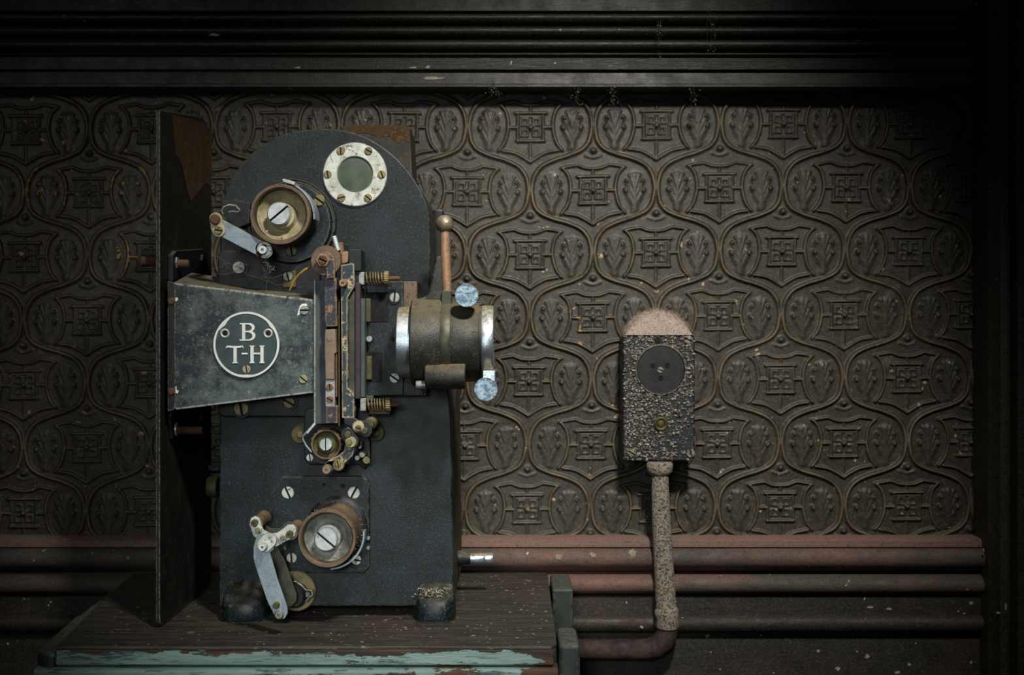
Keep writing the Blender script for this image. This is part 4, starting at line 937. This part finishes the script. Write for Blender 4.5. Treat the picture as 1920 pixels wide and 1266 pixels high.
# Y bracket with two rollers
YB2 = -.078
bm = B(); ppoly(bm, [(468, 984), (470, 972), (478, 968), (487, 972), (490, 985), (494, 994), (508, 1001), (520, 999), (530, 992), (540, 984), (550, 984), (556, 992), (553, 1004), (545, 1011), (517, 1026), (506, 1018), (482, 1012), (474, 1003)], YB2, .003)
yb = obj('fork_bracket', bm, 'silver_ring', pr, bevel=.0006)
bm = B(); ppoly(bm, [(468, 982), (471, 971), (480, 966), (490, 971), (496, 984), (508, 992), (524, 991), (540, 978), (552, 980), (556, 990), (540, 1005), (510, 1012), (486, 1000)], -.040, .003); obj('back_plate', bm, 'olive_band', yb, bevel=.0006)
def roller(x, y, r, mat):
    Y0, Y1 = YB2-.001, -.036; kq = S(1, Y0); bm = B(); D_ = Y1-Y0
    lathe(bm, [(0, 0), (kq*r, 0), (kq*r*1.05, -.003), (kq*r*.85, -.005), (kq*r*.82, -.009), (kq*r*.95, -.010), (kq*r*.95, -D_+.006), (kq*r*1.1, -D_+.004), (kq*r*1.1, -D_), (0, -D_)], W(x, y, Y0+.004), 'Y', 32)
    obj('guide_roller', bm, mat, yb)
roller(480, 982, 13, 'bronze_rim'); roller(545, 1000, 13, 'bronze_rim')
for x, y in ((478, 980), (544, 1001)):
    bm = B(); lathe(bm, [(0, .002), (S(2.5), .002), (S(2.5), .006), (S(6), .006), (S(6.3), 0)], W(x, y, YB2), 'Y', 22); obj('pin', bm, 'olive_brass', yb)
for x, y in ((483, 994), (530, 1009)): disc(x, y, YB2, 8, .002, 'silver_ring', yb, 'washer'); disc(x, y, YB2-.002, 4.8, .003, 'brass', yb, 'rivet')
bm = B(); tube(bm, [W(503, 1006, -.088), W(503, 1006, -.036)], .0042, 16); obj('pivot', bm, 'olive_brass', yb, smooth=50)
# spring drum behind the long strap
bm = B(); k = S(1, -.01); lathe(bm, [(0, 0), (k*38, 0), (k*38, .005), (k*36, .006), (0, .006)], W(556, 1107, -.001), 'Y', 50); dr = obj('spring_drum', bm, 'brass', pr)
bm = B(); lathe(bm, [(0, 0), (k*20, 0), (k*20, .022), (k*17, .024), (0, .024)], W(558, 1112, -.006), 'Y', 30); obj('drum_hub', bm, 'dark_iron', dr)
obj('clip', tube(B(), [W(x, y, -.022) for x, y in ((551, 1090), (556, 1091), (566, 1098), (574, 1107), (580, 1106), (585, 1108), (586, 1116), (580, 1120), (574, 1128))], .0015, 7), 'dull_nickel', dr, smooth=60)
disc(579, 1112, -.012, 5, .010, 'dull_nickel', dr, 'stud', n=16)

# straw fibre and cobwebs
o = tag(obj('dry_fibre', tube(B(), [W(x, y, -.058) for x, y in ((588, 498), (573, 505), (560, 515), (550, 528), (543, 545))], [.0008, .0016, .0012, .0016, .0007], 6), 'fibre', smooth=60),
        'curled yellow plant fibre caught above the hood beside the idler disc', 'fibre')
bm = B(); rr = random.Random(11)
def strand(a, b, Ya, Yb, sag=4, r=.00016, n=9, jit=1.2):
    pts = []
    for i in range(n+1):
        t_ = i/n; pts.append(W(a[0]+(b[0]-a[0])*t_+rr.gauss(0, jit), a[1]+(b[1]-a[1])*t_+sag*math.sin(PI*t_)+rr.gauss(0, jit), Ya+(Yb-Ya)*t_))
    tube(bm, pts, r, 4)
for a, b, s_ in (((397, 505), (450, 470), 8), ((399, 512), (480, 480), 14), ((408, 480), (470, 500), 10), ((440, 486), (520, 500), 9), ((470, 480), (505, 520), -6), ((420, 492), (440, 512), 3), ((497, 482), (510, 508), 5), ((560, 540), (610, 500), 4), ((455, 505), (550, 535), 10), ((490, 520), (560, 500), 8), ((500, 545), (500, 500), 4)):
    strand(a, b, -.05, -.03, s_)
for i in range(7): strand((497+rr.gauss(0, 5), 490+rr.gauss(0, 6)), (505+rr.gauss(0, 8), 506+rr.gauss(0, 5)), -.055, -.045, 5, .0004, 8, 2.5)
tag(obj('cobweb', bm, 'web_grey', smooth=80), 'dusty grey cobweb strands tangled under the upper roller arm', 'cobweb', kind='stuff')
def web(nm, spots, label):
    global bm
    bm = B()
    for x, y0, y1, wdt in spots:
        for _ in range(5):
            strand((x+rr.gauss(0, wdt), y0+rr.gauss(0, 6)), (x+rr.gauss(0, wdt), y1+rr.gauss(0, 8)), .248, .300, rr.gauss(0, 3), .00022, 12, 2.2)
        for _ in range(16):
            p = W(x+rr.gauss(0, wdt), rr.uniform(y0, y1), .25); s_ = rr.uniform(.0004, .0014)
            lathe(bm, [(0, -s_), (s_, 0), (0, s_)], p+Vector((0, -.001, 0)), 'Z', 5)
    tag(obj(nm, bm, 'web_grey', smooth=80), label, 'cobweb', kind='stuff')
web('cobweb', [(1300, 165, 225, 5), (1334, 20, 110, 5), (1236, 40, 108, 3)], 'clotted dusty web hanging down the reeded moulding right of centre')
web('cobweb', [(1150, 160, 215, 6), (1080, 165, 215, 8), (925, 150, 180, 10)], 'thin web threads under the moulding above the embossed panel')

# dried splashes and nail knots on the mouldings
bm = B(); rr = random.Random(21)
for x, y, Y, rx, ry in ((1048, 1045, G-.0105, 7, 6), (1112, 1041, G-.010, 6, 5), (1186, 1038, G-.0095, 9, 7), (1275, 1105, G-.004, 4, 3), (1338, 1107, G-.003, 3, 3), (1203, 1176, G-.0075, 4, 3),
        (1632, 1139, G+.004, 6, 2.2), (1666, 1142, G+.004, 6, 2.5), (1626, 1231, G+.008, 5, 4), (1571, 1254, G+.008, 5, 4), (1682, 1261, G+.008, 6, 3), (1705, 1246, G+.008, 4, 2.5), (1534, 1221, G+.008, 4, 3),
        (1866, 1000, .2545, 1.6, 14), (1867, 965, .2545, 1.3, 8), (1887, 1080, .2395, 1.5, 18), (1886, 1138, .2385, 2.5, 7), (1872, 1150, .2395, 4, 2), (1866, 680, .2545, 1.2, 5), (1844, 1032, .262, 2, 3), (812, 147, F+.0032, 27, 3), (775, 127, F, 9, 2), (802, 126, F, 4, 3.5), (558, 127, F, 7, 2.5), (402, 65, F-.004, 12, 3), (240, 1046, G-.0105, 3, 3), (1821, 1131, G+.004, 4, 3)):
    c = W(x, y, Y); k = S(1, Y); n = 14; f = [1+rr.uniform(-.35, .3) for _ in range(n)]
    a = [bm.verts.new((c.x+k*rx*f[i]*math.cos(2*PI*i/n), Y+.002, c.z+k*ry*f[i]*math.sin(2*PI*i/n))) for i in range(n)]
    b = [bm.verts.new((c.x+k*rx*.85*f[i]*math.cos(2*PI*i/n), Y-.0008, c.z+k*ry*.85*f[i]*math.sin(2*PI*i/n))) for i in range(n)]
    bm.faces.new(a); bm.faces.new(b)
    for i in range(n): bm.faces.new((a[i], a[(i+1) % n], b[(i+1) % n], b[i]))
tag(obj('paint_splashes', bm, 'splash'), 'small whitish paint splashes dried on the wall mouldings', 'paint splashes', kind='stuff')
